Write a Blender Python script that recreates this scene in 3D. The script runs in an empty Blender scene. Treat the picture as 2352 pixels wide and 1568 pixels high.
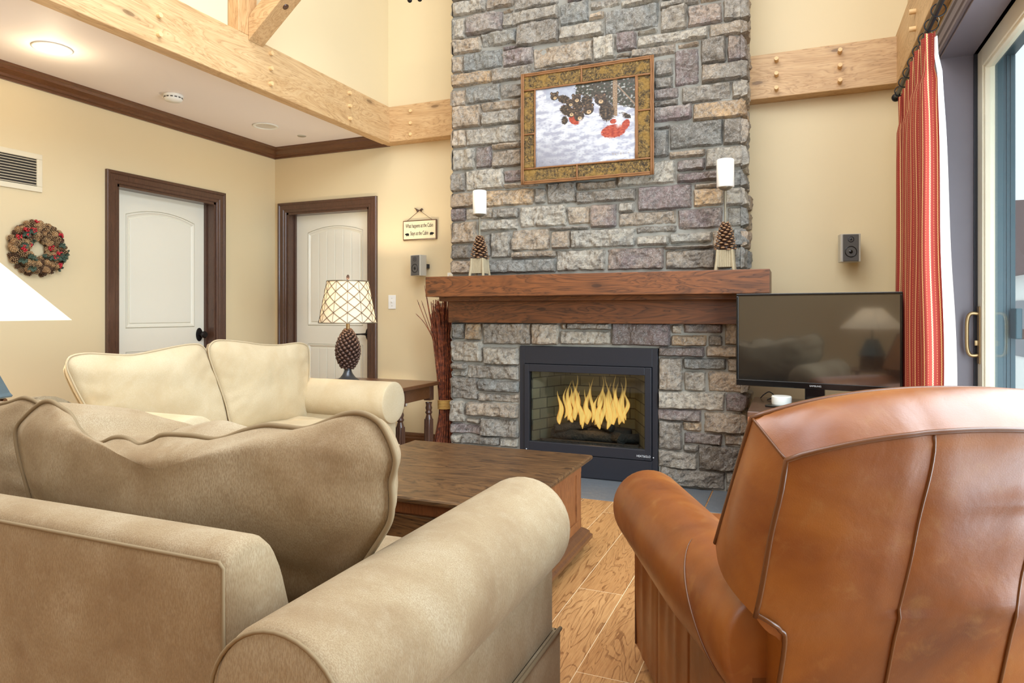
import bpy, bmesh, math, random
from mathutils import Vector, Matrix, noise, Euler
random.seed(7)
R = math.radians
PI = math.pi
S = bpy.context.scene
COL = S.collection

# ------------------------------------------------------------------ camera
F_PX, YAW, CX_PX, HY_PX, CAM_H = 1545.0, R(22.8), 1176.0, 718.0, 1.14
cam_d = bpy.data.cameras.new('camera')
cam = bpy.data.objects.new('camera', cam_d)
COL.objects.link(cam)
cam_d.sensor_width = 36.0
cam_d.lens = F_PX / 2352.0 * 36.0
cam_d.shift_y = (HY_PX - 784.0) / 2352.0
cam_d.clip_start = 0.02
cam.location = (0, 0, CAM_H)
cam.rotation_euler = (R(90), 0, YAW)
S.camera = cam

# ------------------------------------------------------------------ light
S.view_settings.view_transform = 'Standard'
S.view_settings.look = 'None'
S.view_settings.exposure = 0.14
S.view_settings.gamma = 1.0
S.view_settings.use_curve_mapping = False
S.cycles.use_denoising = True
S.cycles.max_bounces = 8
S.cycles.diffuse_bounces = 5
S.cycles.sample_clamp_indirect = 6.0
W = bpy.data.worlds.new('sky')
S.world = W
W.use_nodes = True
bg = W.node_tree.nodes['Background']
bg.inputs[0].default_value = (0.86, 0.93, 1.0, 1)
bg.inputs[1].default_value = 1.7

def area(name, loc, aim, sx, sy, power, col=(1, 1, 1)):
    d = bpy.data.lights.new(name, 'AREA')
    d.shape = 'RECTANGLE'; d.size = sx; d.size_y = sy
    d.energy = power; d.color = col
    o = bpy.data.objects.new(name, d)
    o.location = loc
    o.rotation_euler = (Vector(aim) - Vector(loc)).to_track_quat('-Z', 'Y').to_euler()
    COL.objects.link(o)
    return o

area('fill_rear', (-1.6, -2.75, 3.0), (-1.7, 4.5, 1.3), 3.6, 2.2, 34, (1.0, 0.97, 0.93))  # added frontal fill from behind the camera; no rear window is known
area('daylight_side_windows', (0.60, 0.9, 3.85), (-3.2, 2.6, 2.6), 3.6, 1.3, 135, (0.76, 0.88, 1.0))
area('daylight_patio_door', (0.97, 2.1, 1.25), (-3.0, 2.4, 0.8), 1.9, 2.0, 150, (0.76, 0.88, 1.0))
area('fill_overhead', (-1.4, 1.6, 4.85), (-1.4, 2.7, 0), 2.3, 3.0, 118, (0.90, 0.95, 1.0))  # added lamp for light from above; no skylight is known

def point(name, loc, power, col, rad=0.04):
    d = bpy.data.lights.new(name, 'POINT'); d.energy = power; d.color = col; d.shadow_soft_size = rad
    o = bpy.data.objects.new(name, d); o.location = loc; COL.objects.link(o); return o

# ------------------------------------------------------------------ helpers
def lin(c):
    return tuple(((v / 255) / 12.92 if v / 255 <= 0.04045 else ((v / 255 + 0.055) / 1.055) ** 2.4) for v in c[:3]) + (1,)

def px_dir(x):
    u = (x - CX_PX) / F_PX
    return (-math.sin(YAW) + u * math.cos(YAW), math.cos(YAW) + u * math.sin(YAW))

def on_y(x, y, Y):          # where the sight line of a photograph pixel meets the wall plane Y
    a, b = px_dir(x); d = Y / b
    return Vector((a * d, Y, CAM_H - (y - HY_PX) / F_PX * d))

def on_x(x, y, X):
    a, b = px_dir(x); d = X / a
    return Vector((X, b * d, CAM_H - (y - HY_PX) / F_PX * d))

class NT:
    def __init__(s, name):
        s.m = bpy.data.materials.new(name); s.m.use_nodes = True
        s.t = s.m.node_tree; s.b = s.t.nodes['Principled BSDF']; s.out = s.t.nodes['Material Output']
    def n(s, typ, **kw):
        nd = s.t.nodes.new(typ)
        for k, v in kw.items():
            if k.startswith('i_'):
                key = k[2:]
                key = int(key) if key.isdigit() else key.replace('_', ' ')
                nd.inputs[key].default_value = v
            else:
                setattr(nd, k, v)
        return nd
    def l(s, a, b): s.t.links.new(a, b)
    def coords(s, scale=(1, 1, 1), rot=(0, 0, 0), kind='Object', loc=(0, 0, 0)):
        tc = s.n('ShaderNodeTexCoord'); mp = s.n('ShaderNodeMapping')
        mp.inputs['Scale'].default_value = scale; mp.inputs['Rotation'].default_value = rot; mp.inputs['Location'].default_value = loc
        s.l(tc.outputs[kind], mp.inputs['Vector']); return mp.outputs[0]
    def noise(s, vec, scale, detail=4, rough=0.55, dist=0.0):
        nd = s.n('ShaderNodeTexNoise'); nd.inputs['Scale'].default_value = scale
        nd.inputs['Detail'].default_value = detail; nd.inputs['Roughness'].default_value = rough
        nd.inputs['Distortion'].default_value = dist; s.l(vec, nd.inputs['Vector']); return nd.outputs['Fac']
    def ramp(s, fac, stops, interp='LINEAR'):
        nd = s.n('ShaderNodeValToRGB'); nd.color_ramp.interpolation = interp
        e = nd.color_ramp.elements
        while len(e) < len(stops): e.new(0.5)
        for el, (p, c) in zip(e, stops):
            el.position = p; el.color = c if len(c) == 4 else tuple(c) + (1,)
        s.l(fac, nd.inputs[0]); return nd.outputs['Color']
    def mix(s, a, b, fac, mode='MIX'):
        nd = s.n('ShaderNodeMix'); nd.data_type = 'RGBA'; nd.blend_type = mode
        for sock, v in ((nd.inputs[0], fac), (nd.inputs[6], a), (nd.inputs[7], b)):
            if isinstance(v, (int, float)): sock.default_value = v
            elif isinstance(v, tuple): sock.default_value = v
            else: s.l(v, sock)
        return nd.outputs[2]
    def math(s, op, a, b=0.0, c=None):
        nd = s.n('ShaderNodeMath'); nd.operation = op
        for i, v in enumerate((a, b) if c is None else (a, b, c)):
            if isinstance(v, (int, float)): nd.inputs[i].default_value = v
            else: s.l(v, nd.inputs[i])
        return nd.outputs[0]
    def bump(s, h, strength=0.3, dist=0.01):
        nd = s.n('ShaderNodeBump'); nd.inputs['Strength'].default_value = strength; nd.inputs['Distance'].default_value = dist
        s.l(h, nd.inputs['Height']); s.l(nd.outputs[0], s.b.inputs['Normal'])
    def set(s, **kw):
        for k, v in kw.items():
            key = k.replace('_', ' ')
            if isinstance(v, (int, float, tuple)): s.b.inputs[key].default_value = v
            else: s.l(v, s.b.inputs[key])
        return s.m

def plain(name, c, rough=0.5, metal=0.0, bump=None, var=0.9, **kw):
    t = NT(name); v = t.coords()
    n = t.noise(v, 9, 3)
    cc = lin(c); d = tuple(x * var for x in cc[:3]) + (1,)
    t.set(Base_Color=t.mix(d, cc, n), Roughness=rough, Metallic=metal, **kw)
    if bump: t.bump(t.noise(t.coords(), bump[0], 5), bump[1], bump[2])
    return t.m

def wood(name, dark, mid, light, axis='X', scale=1.0, rough=0.4, knots=True, grain=1.0, coat=0.0, nrm=None, kd=1.0):
    t = NT(name)
    st = {'X': (0.16, 1, 1), 'Y': (1, 0.16, 1), 'Z': (1, 1, 0.16)}[axis]
    k = 7 * scale
    v = t.coords(tuple(a * k for a in st))
    big = t.noise(v, 1.1, 4, 0.6, 1.4)
    vf = t.coords(tuple(a * k * 9 for a in ({'X': (0.06, 1, 1), 'Y': (1, 0.06, 1), 'Z': (1, 1, 0.06)}[axis])))
    fine = t.noise(vf, 1.2, 3, 0.7)
    rings = t.math('FRACT', t.math('MULTIPLY', big, 11.0))
    rr = t.ramp(rings, [(0.0, lin(dark)), (0.16, lin(mid)), (0.75, lin(light)), (1.0, lin(mid))])
    base = t.ramp(big, [(0.3, lin(mid)), (0.68, lin(light))])
    col = t.mix(base, rr, min(1.0, 0.5 * grain))
    col = t.mix(col, lin(dark), t.math('MULTIPLY', t.ramp(fine, [(0.48, (0, 0, 0, 1)), (0.72, (1, 1, 1, 1))]), 0.28 * grain))
    if knots:
        nrm = nrm or {'X': 'Y', 'Y': 'X', 'Z': 'X'}[axis]
        tc = t.n('ShaderNodeTexCoord'); sx = t.n('ShaderNodeSeparateXYZ'); t.l(tc.outputs['Object'], sx.inputs[0])
        oth = [a for a in 'XYZ' if a not in (axis, nrm)][0]
        cb = t.n('ShaderNodeCombineXYZ')
        t.l(t.math('MULTIPLY', sx.outputs[axis], 1.55), cb.inputs[0]); t.l(t.math('MULTIPLY', sx.outputs[oth], 4.6), cb.inputs[1])
        vo = t.n('ShaderNodeTexVoronoi'); vo.voronoi_dimensions = '2D'; vo.inputs['Scale'].default_value = kd; t.l(cb.outputs[0], vo.inputs['Vector'])
        kk = t.ramp(vo.outputs['Distance'], [(0.0, (1, 1, 1, 1)), (0.045, (0.9, 0.9, 0.9, 1)), (0.06, (0.3, 0.3, 0.3, 1)), (0.13, (0, 0, 0, 1))])
        vs_ = t.n('ShaderNodeSeparateColor'); t.l(vo.outputs['Color'], vs_.inputs[0])
        kk = t.math('MULTIPLY', kk, t.math('LESS_THAN', vs_.outputs[0], 0.55))
        col = t.mix(col, tuple(x * 0.5 for x in lin(dark)[:3]) + (1,), t.math('MULTIPLY', kk, 0.75))
    t.set(Base_Color=col, Roughness=rough, Coat_Weight=coat, Coat_Roughness=0.25)
    t.bump(fine, 0.12, 0.004)
    return t.m

def fabric(name, base, light, dark, weave=900):
    t = NT(name)
    v = t.coords()
    big = t.noise(v, 3.2, 4, 0.6, 0.6)
    mid = t.noise(v, 26, 4, 0.65)
    col = t.ramp(big, [(0.22, lin(dark)), (0.5, lin(base)), (0.82, lin(light))])
    col = t.mix(col, lin(light), t.math('MULTIPLY', t.ramp(mid, [(0.5, (0, 0, 0, 1)), (0.75, (1, 1, 1, 1))]), 0.3))
    fv = t.noise(t.coords((1, 1, 0.25)), weave * 0.55, 2, 0.6)
    col = t.mix(col, lin(dark), t.math('MULTIPLY', t.ramp(fv, [(0.4, (1, 1, 1, 1)), (0.6, (0, 0, 0, 1))]), 0.5))
    t.set(Base_Color=col, Roughness=0.9, Sheen_Weight=0.35, Sheen_Roughness=0.45)
    t.b.inputs['Sheen Tint'].default_value = lin(light)
    h = t.math('ADD', t.math('MULTIPLY', fv, 0.25), t.noise(v, 14, 4))
    t.bump(h, 0.35, 0.008)
    return t.m

M = {}
def plaster(name, c):
    t = NT(name); v = t.coords()
    cc = lin(c)
    t.set(Base_Color=t.mix(tuple(x * 0.96 for x in cc[:3]) + (1,), cc, t.noise(v, 1.6, 3)), Roughness=0.62)
    t.bump(t.noise(v, 240, 3), 0.08, 0.002)
    return t.m
M['wall'] = plaster('wall_paint', (217, 197, 157))
M['ceil'] = plaster('ceiling_paint', (238, 228, 222))
M['pine'] = wood('timber_pine', (128, 90, 52), (186, 146, 98), (208, 174, 128), 'Y', 1.0, 0.5)
M['pineX'] = wood('timber_pine_x', (128, 90, 52), (180, 140, 92), (204, 168, 122), 'X', 1.0, 0.5)
M['pineZ'] = wood('timber_pine_z', (120, 78, 40), (178, 134, 86), (200, 160, 112), 'Z', 1.0, 0.5)
M['peg'] = plain('peg_wood', (226, 188, 134), 0.55)
M['trimY'] = wood('trim_brown_y', (48, 26, 14), (88, 54, 30), (108, 68, 40), 'Y', 2.0, 0.3, False, coat=0.3)
M['trimX'] = wood('trim_brown_x', (48, 26, 14), (88, 54, 30), (108, 68, 40), 'X', 2.0, 0.3, False, coat=0.3)
M['trimZ'] = wood('trim_brown_z', (38, 23, 17), (74, 48, 36), (92, 62, 46), 'Z', 2.0, 0.3, False, coat=0.3)
M['mantel'] = wood('mantel_wood', (46, 24, 11), (92, 52, 25), (124, 72, 36), 'X', 0.8, 0.42, True, grain=1.5, coat=0.1)
M['table'] = wood('table_wood', (28, 17, 9), (72, 48, 27), (108, 76, 44), 'X', 0.9, 0.36, True, grain=1.7, coat=0.12, nrm='Z', kd=1.3)
M['tableside'] = wood('table_side_wood', (70, 38, 18), (118, 70, 38), (140, 88, 50), 'Z', 1.3, 0.4, True)
M['console'] = wood('console_wood', (92, 48, 28), (146, 88, 60), (164, 104, 72), 'X', 1.6, 0.4, False)
M['consoletop'] = wood('console_top_wood', (50, 30, 22), (84, 56, 42), (100, 70, 54), 'X', 1.6, 0.3, False, coat=0.4)
M['door'] = plain('door_paint', (232, 226, 208), 0.45, var=0.98)
M['bronze'] = plain('dark_bronze', (44, 40, 40), 0.4, 0.7)
M['black'] = plain('black_metal', (44, 45, 52), 0.42, 0.3)
M['blackgloss'] = plain('black_gloss', (14, 14, 16), 0.12)
M['white'] = plain('white_plastic', (238, 236, 228), 0.4)
M['cream'] = plain('cream_frame_paint', (226, 214, 186), 0.4)
M['jamb'] = plain('purple_grey_paint', (108, 98, 102), 0.5)
M['teal'] = plain('teal_clad_frame', (48, 84, 92), 0.35)
M['slate'] = plain('slate_tile', (104, 108, 112), 0.45, bump=(20, 0.4, 0.01))
M['brass'] = plain('antique_brass', (168, 140, 100), 0.35, 0.8)
M['silver'] = plain('silver_plastic', (196, 190, 176), 0.35, 0.3)
M['grill'] = plain('speaker_grey', (84, 80, 76), 0.55)
M['rope'] = plain('straw_rope', (206, 160, 84), 0.8, bump=(300, 0.5, 0.004))
M['candle'] = plain('candle_wax', (250, 246, 238), 0.5, Subsurface_Weight=0.15)
M['pewter'] = plain('pewter_metal', (142, 134, 116), 0.35, 0.7)
M['birch'] = plain('birch_twig', (164, 148, 118), 0.75, bump=(60, 0.6, 0.006))
M['cone'] = plain('pinecone_brown', (78, 50, 34), 0.5, bump=(90, 0.5, 0.003))
M['conetip'] = plain('pinecone_tan', (150, 112, 76), 0.6)
M['conebronze'] = plain('pinecone_bronze', (98, 74, 64), 0.3, 0.35)
M['lattice'] = plain('lattice_twig', (92, 72, 52), 0.6)
M['pewterdark'] = plain('lamp_foot_pewter', (86, 88, 92), 0.3, 0.7)
M['berry'] = plain('red_berry', (176, 30, 42), 0.3)
M['green'] = plain('dusty_green', (74, 92, 76), 0.8)
M['wtan'] = plain('wreath_cone_tan', (186, 150, 106), 0.65)
M['wbrown'] = plain('wreath_cone_brown', (92, 64, 42), 0.65)
M['piping'] = plain('sofa_piping', (132, 112, 82), 0.85)
M['sofaA'] = fabric('beige_chenille', (148, 128, 98), (174, 160, 134), (118, 92, 62))
M['sofaB'] = fabric('cream_chenille', (198, 180, 146), (208, 193, 163), (188, 164, 126))
M['pipingB'] = plain('cream_piping', (190, 170, 136), 0.85)
M['lining'] = plain('curtain_lining', (240, 240, 240), 0.8)
M['grate'] = plain('burnt_log', (44, 42, 40), 0.9, bump=(45, 1.0, 0.02))
M['firebrick'] = None
M['rod'] = plain('black_iron', (34, 36, 40), 0.35, 0.6)
M['logo'] = plain('logo_silver', (210, 210, 212), 0.4)
M['concrete'] = plain('deck_boards', (120, 92, 74), 0.7)

def leather():
    t = NT('brown_leather'); v = t.coords()
    a = t.noise(v, 2.4, 4, 0.6, 0.5); b = t.noise(v, 17, 5, 0.65, 0.6)
    col = t.ramp(a, [(0.3, lin((88, 40, 6))), (0.5, lin((120, 62, 12))), (0.72, lin((146, 86, 26)))])
    col = t.mix(col, lin((150, 106, 50)), t.math('MULTIPLY', t.ramp(b, [(0.55, (0, 0, 0, 1)), (0.75, (1, 1, 1, 1))]), 0.35))
    t.set(Base_Color=col, Roughness=t.ramp(b, [(0.3, (0.34, 0.34, 0.34, 1)), (0.7, (0.46, 0.46, 0.46, 1))]), Coat_Weight=0.28, Coat_Roughness=0.3)
    fine = t.noise(v, 380, 3, 0.6)
    t.bump(t.math('ADD', t.math('MULTIPLY', fine, 0.05), t.noise(v, 6, 4, 0.5, 0.4)), 0.3, 0.012)
    return t.m
M['leather'] = leather()
M['leatherpipe'] = plain('leather_piping', (98, 56, 24), 0.34)

def floor_mat():
    t = NT('oak_floor')
    v = t.coords(rot=(0, 0, R(90)), loc=(0.35, 0.085 + 0.0, 0))
    br = t.n('ShaderNodeTexBrick'); t.l(v, br.inputs['Vector'])
    br.offset = 0.37; br.inputs['Scale'].default_value = 1.0
    br.inputs['Brick Width'].default_value = 1.7; br.inputs['Row Height'].default_value = 0.185
    br.inputs['Mortar Size'].default_value = 0.0012; br.inputs['Mortar Smooth'].default_value = 0.1
    br.inputs['Color1'].default_value = (0.0, 0.0, 0.0, 1); br.inputs['Color2'].default_value = (1, 1, 1, 1)
    br.inputs['Mortar'].default_value = (0.5, 0.5, 0.5, 1)
    tc = t.n('ShaderNodeTexCoord')
    off = t.n('ShaderNodeVectorMath'); off.operation = 'MULTIPLY_ADD'
    t.l(br.outputs['Color'], off.inputs[0]); off.inputs[1].default_value = (7, 13, 3); t.l(tc.outputs['Object'], off.inputs[2])
    mp = t.n('ShaderNodeMapping'); mp.inputs['Scale'].default_value = (9, 1.3, 1); t.l(off.outputs[0], mp.inputs['Vector'])
    g = t.noise(mp.outputs[0], 0.9, 3, 0.5, 0.9)
    mp2 = t.n('ShaderNodeMapping'); mp2.inputs['Scale'].default_value = (150, 9, 1); t.l(off.outputs[0], mp2.inputs['Vector'])
    f = t.noise(mp2.outputs[0], 1.0, 4, 0.7, 0.3)
    ringv = t.math('FRACT', t.math('MULTIPLY', g, 17.0))
    ring = t.ramp(ringv, [(0.0, (1, 1, 1, 1)), (0.13, (0.75, 0.75, 0.75, 1)), (0.28, (0, 0, 0, 1)), (1.0, (0, 0, 0, 1))])
    base = t.mix(lin((172, 122, 72)), lin((192, 144, 92)), br.outputs['Color'])
    base = t.mix(base, lin((150, 100, 56)), t.ramp(f, [(0.42, (0, 0, 0, 1)), (0.7, (0.8, 0.8, 0.8, 1))]))
    lines = t.math('MULTIPLY', t.math('MULTIPLY', ring, t.ramp(f, [(0.3, (0.25, 0.25, 0.25, 1)), (0.55, (1, 1, 1, 1))])), 0.8)
    col = t.mix(base, lin((112, 66, 30)), lines)
    col = t.mix(col, lin((232, 206, 166)), br.outputs['Fac'])
    t.set(Base_Color=col, Roughness=0.42)
    t.bump(t.math('SUBTRACT', 1.0, t.math('MAXIMUM', br.outputs['Fac'], t.math('MULTIPLY', lines, 0.5))), 0.25, 0.003)
    return t.m
M['floor'] = floor_mat()

def glass_mat(name, tint=(0.93, 0.97, 0.97, 1), fac=0.08):
    t = NT(name)
    tr = t.n('ShaderNodeBsdfTransparent'); tr.inputs[0].default_value = tint
    gl = t.n('ShaderNodeBsdfGlossy'); gl.inputs['Roughness'].default_value = 0.02
    lw = t.n('ShaderNodeLayerWeight')
    fr = t.math('ADD', t.math('MULTIPLY', t.math('POWER', lw.outputs['Facing'], 5.0), 0.7), 0.035)
    mx = t.n('ShaderNodeMixShader'); t.l(fr, mx.inputs[0]); t.l(tr.outputs[0], mx.inputs[1]); t.l(gl.outputs[0], mx.inputs[2])
    t.l(mx.outputs[0], t.out.inputs['Surface']); return t.m
M['glass'] = glass_mat('window_glass')
M['fireglass'] = glass_mat('fire_glass', (0.82, 0.84, 0.82, 1))

def emit(name, c, s):
    t = NT(name); t.set(Base_Color=lin(c), Emission_Color=lin(c), Emission_Strength=s, Roughness=0.8); return t.m

# ---- mesh helpers
WM = {}      # world matrices of parents
def thing(name, label, cat, loc=(0, 0, 0), rz=0.0, group=None, kind=None):
    o = bpy.data.objects.new(name, None); COL.objects.link(o)
    o.empty_display_size = 0.05
    o.location = loc; o.rotation_euler = (0, 0, rz)
    if label: o['label'] = label; o['category'] = cat
    if group: o['group'] = group
    if kind: o['kind'] = kind
    WM[o.name] = Matrix.Translation(Vector(loc)) @ Matrix.Rotation(rz, 4, 'Z')
    return o

def obj(name, bm, mat, parent=None, local=False, smooth=False, label=None, kind=None):
    me = bpy.data.meshes.new(name)
    if parent is not None and not local:
        bm.transform(WM[parent.name].inverted())
    bmesh.ops.recalc_face_normals(bm, faces=bm.faces)
    bm.to_mesh(me); bm.free()
    o = bpy.data.objects.new(name, me); COL.objects.link(o)
    for m in (mat if isinstance(mat, (list, tuple)) else [mat]):
        me.materials.append(m)
    if smooth:
        me.shade_smooth()
        if smooth != 'all':
            try: me.set_sharp_from_angle(angle=R(38))
            except Exception: pass
    if parent is not None:
        o.parent = parent; WM[o.name] = WM[parent.name]
    else:
        WM[o.name] = Matrix.Identity(4)
    if label: o['label'] = label
    if kind: o['kind'] = kind
    return o

def tag(o, label, cat, group=None, kind=None):
    o['label'] = label; o['category'] = cat
    if group: o['group'] = group
    if kind: o['kind'] = kind
    return o

def struct(name, bm, mat, parent=None, smooth=False):
    o = obj(name, bm, mat, parent, smooth=smooth)
    if parent is None: o['kind'] = 'structure'
    return o

def copy_tree(o, parent=None):
    c = o.copy(); COL.objects.link(c)
    if parent: c.parent = parent
    for ch in list(o.children): copy_tree(ch, c)
    return c

def B(): return bmesh.new()

def box(bm, x0, x1, y0, y1, z0, z1, bev=0.0, seg=2, mi=0, mtx=None):
    t = bmesh.new()
    bmesh.ops.create_cube(t, size=1)
    for v in t.verts:
        v.co = Vector(((x0 + x1) / 2 + v.co.x * abs(x1 - x0), (y0 + y1) / 2 + v.co.y * abs(y1 - y0), (z0 + z1) / 2 + v.co.z * abs(z1 - z0)))
    if bev: bmesh.ops.bevel(t, geom=t.edges[:], offset=bev, segments=seg, affect='EDGES', profile=0.5)
    merge(bm, t, mi, mtx); return bm

def merge(bm, t, mi=0, mtx=None):
    if mtx is not None: t.transform(mtx)
    vm = {}
    for v in t.verts: vm[v] = bm.verts.new(v.co)
    for f in t.faces:
        try:
            nf = bm.faces.new([vm[v] for v in f.verts]); nf.material_index = mi; nf.smooth = f.smooth
        except ValueError: pass
    t.free()

def prism(bm, pts, axis, a0, a1, bev=0.0, mi=0, mtx=None, seg=2):
    """pts: polygon of 2D points in the plane across `axis`; axis X: (y,z), Y: (x,z), Z: (x,y)"""
    t = bmesh.new()
    def mk(p, a):
        return {'X': (a, p[0], p[1]), 'Y': (p[0], a, p[1]), 'Z': (p[0], p[1], a)}[axis]
    A = [t.verts.new(mk(p, a0)) for p in pts]; Bv = [t.verts.new(mk(p, a1)) for p in pts]
    t.faces.new(A); t.faces.new(Bv[::-1])
    n = len(pts)
    for i in range(n): t.faces.new((A[i], A[(i + 1) % n], Bv[(i + 1) % n], Bv[i]))
    bmesh.ops.recalc_face_normals(t, faces=t.faces)
    if bev: bmesh.ops.bevel(t, geom=t.edges[:], offset=bev, segments=seg, affect='EDGES', profile=0.5)
    merge(bm, t, mi, mtx); return bm

def tube(bm, path, r, n=8, closed=False, cap=True, mi=0):
    path = [Vector(p) for p in path]
    m = len(path); rings = []
    rr = r if isinstance(r, (list, tuple)) else [r] * m
    up = None
    for i, p in enumerate(path):
        a = path[(i - 1) % m] if (closed or i > 0) else p
        b = path[(i + 1) % m] if (closed or i < m - 1) else p
        d = (b - a)
        d = d.normalized() if d.length > 1e-9 else Vector((0, 0, 1))
        if up is None:
            up = Vector((0, 0, 1)) if abs(d.z) < 0.9 else Vector((1, 0, 0))
        s = d.cross(up)
        s = s.normalized() if s.length > 1e-6 else Vector((1, 0, 0))
        up = s.cross(d).normalized()
        rings.append([bm.verts.new(p + (s * math.cos(2 * PI * k / n) + up * math.sin(2 * PI * k / n)) * rr[i]) for k in range(n)])
    last = m if closed else m - 1
    for i in range(last):
        A, Bv = rings[i], rings[(i + 1) % m]
        for k in range(n):
            f = bm.faces.new((A[k], A[(k + 1) % n], Bv[(k + 1) % n], Bv[k])); f.smooth = True; f.material_index = mi
    if cap and not closed:
        for q in (rings[0], rings[-1][::-1]):
            f = bm.faces.new(q); f.material_index = mi
    return bm

def lathe(bm, prof, c=(0, 0, 0), n=32, mi=0, axis='Z'):
    rings = []
    for r, z in prof:
        if r < 1e-6:
            rings.append([bm.verts.new(_ax(0, 0, z, c, axis))])
        else:
            rings.append([bm.verts.new(_ax(r * math.cos(2 * PI * k / n), r * math.sin(2 * PI * k / n), z, c, axis)) for k in range(n)])
    for A, Bv in zip(rings, rings[1:]):
        for k in range(n):
            k2 = (k + 1) % n
            if len(A) == 1 and len(Bv) == 1: continue
            if len(A) == 1: f = bm.faces.new((A[0], Bv[k2], Bv[k]))
            elif len(Bv) == 1: f = bm.faces.new((A[k], A[k2], Bv[0]))
            else: f = bm.faces.new((A[k], A[k2], Bv[k2], Bv[k]))
            f.smooth = True; f.material_index = mi
    return bm

def _ax(x, y, z, c, axis):
    p = {'Z': (x, y, z), 'Y': (x, z, y), 'X': (z, x, y)}[axis]
    return Vector((p[0] + c[0], p[1] + c[1], p[2] + c[2]))

def ball(bm, c, rx, ry=None, rz=None, u=12, v=8, mtx=None, mi=0):
    t = bmesh.new(); bmesh.ops.create_uvsphere(t, u_segments=u, v_segments=v, radius=1)
    ry = ry or rx; rz = rz or rx
    for q in t.verts: q.co = Vector((q.co.x * rx, q.co.y * ry, q.co.z * rz))
    for f in t.faces: f.smooth = True
    m = Matrix.Translation(Vector(c))
    if mtx is not None: m = m @ mtx
    merge(bm, t, mi, m); return bm

def spline(pts, n=8, closed=False):
    pts = [Vector(p) for p in pts]; out = []
    m = len(pts); rng = m if closed else m - 1
    for i in range(rng):
        if closed: p0, p1, p2, p3 = pts[(i - 1) % m], pts[i], pts[(i + 1) % m], pts[(i + 2) % m]
        else: p0, p1, p2, p3 = pts[max(i - 1, 0)], pts[i], pts[i + 1], pts[min(i + 2, m - 1)]
        for k in range(n):
            t = k / n
            out.append(0.5 * ((2 * p1) + (p2 - p0) * t + (2 * p0 - 5 * p1 + 4 * p2 - p3) * t * t + (3 * p1 - p0 - 3 * p2 + p3) * t ** 3))
    if not closed: out.append(pts[-1])
    return out

def loft(bm, rings, cap=True, mi=0, smooth=True):
    vr = [[bm.verts.new(p) for p in r] for r in rings]
    n = len(vr[0])
    for A, Bv in zip(vr, vr[1:]):
        for k in range(n):
            f = bm.faces.new((A[k], A[(k + 1) % n], Bv[(k + 1) % n], Bv[k])); f.smooth = smooth; f.material_index = mi
    if cap:
        for r in (vr[0], vr[-1]):
            try:
                f = bm.faces.new(r); f.material_index = mi; f.smooth = smooth
            except ValueError: pass
    return bm

def grid(bm, fn, nu, nv, mi=0, smooth=True):
    vs = [[bm.verts.new(fn(i / nu, j / nv)) for j in range(nv + 1)] for i in range(nu + 1)]
    for i in range(nu):
        for j in range(nv):
            f = bm.faces.new((vs[i][j], vs[i + 1][j], vs[i + 1][j + 1], vs[i][j + 1])); f.smooth = smooth; f.material_index = mi
    return vs

def text(name, body, size, mat, parent, mtx, ext=0.0006, sx=1.0, label=None, align='CENTER', shear=0.0):
    cu = bpy.data.curves.new(name, 'FONT'); cu.body = body; cu.size = size; cu.extrude = ext
    cu.align_x = align; cu.align_y = 'CENTER'; cu.shear = shear
    tmp = bpy.data.objects.new(name + '_t', cu); COL.objects.link(tmp)
    dg = bpy.context.evaluated_depsgraph_get()
    me = bpy.data.meshes.new_from_object(tmp.evaluated_get(dg))
    bpy.data.objects.remove(tmp)
    bm = bmesh.new(); bm.from_mesh(me); bpy.data.meshes.remove(me)
    bm.transform(Matrix.Diagonal((sx, 1, 1, 1)))
    bm.transform(mtx)
    return obj(name, bm, mat, parent, label=label)

def facing(loc, rz=0.0):    # text standing upright, read from -Y (turned by rz)
    return Matrix.Translation(Vector(loc)) @ Matrix.Rotation(rz, 4, 'Z') @ Matrix.Rotation(R(90), 4, 'X')

# ------------------------------------------------------------------ room shell
XL, YB, XR, YR = -4.39, 4.84, 0.65, -3.0
YC = 4.47
bm = B(); box(bm, XL - 0.2, XR + 0.3, YR - 0.2, YB + 0.2, -0.12, 0); struct('floor', bm, M['floor'])

# left wall with an opening for the first door
D1 = (3.28, 4.155, 2.045)     # y0, y1, top
bm = B()
box(bm, XL - 0.12, XL, YR, D1[0], 0, 2.75); box(bm, XL - 0.12, XL, D1[1], YB + 0.2, 0, 2.75)
box(bm, XL - 0.12, XL, D1[0], D1[1], D1[2], 2.75); box(bm, XL - 0.3, XL - 0.16, 3.0, 4.4, 0, 2.3)
struct('wall_left', bm, M['wall'])
# back wall with an opening for the second door
D2 = (-4.253, -3.364, 2.045)
bm = B()
box(bm, XL - 0.12, D2[0], YB, YB + 0.12, 0, 5.0); box(bm, D2[1], XR + 0.3, YB, YB + 0.12, 0, 5.0)
box(bm, D2[0], D2[1], YB, YB + 0.12, D2[2], 5.0); box(bm, -4.5, -3.1, YB + 0.17, YB + 0.3, 0, 2.3)
struct('wall_back', bm, M['wall'])
bm = B(); box(bm, -3.32, -3.17, YR, YB, 2.63, 5.0); struct('wall_loft', bm, M['wall'])
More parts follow.
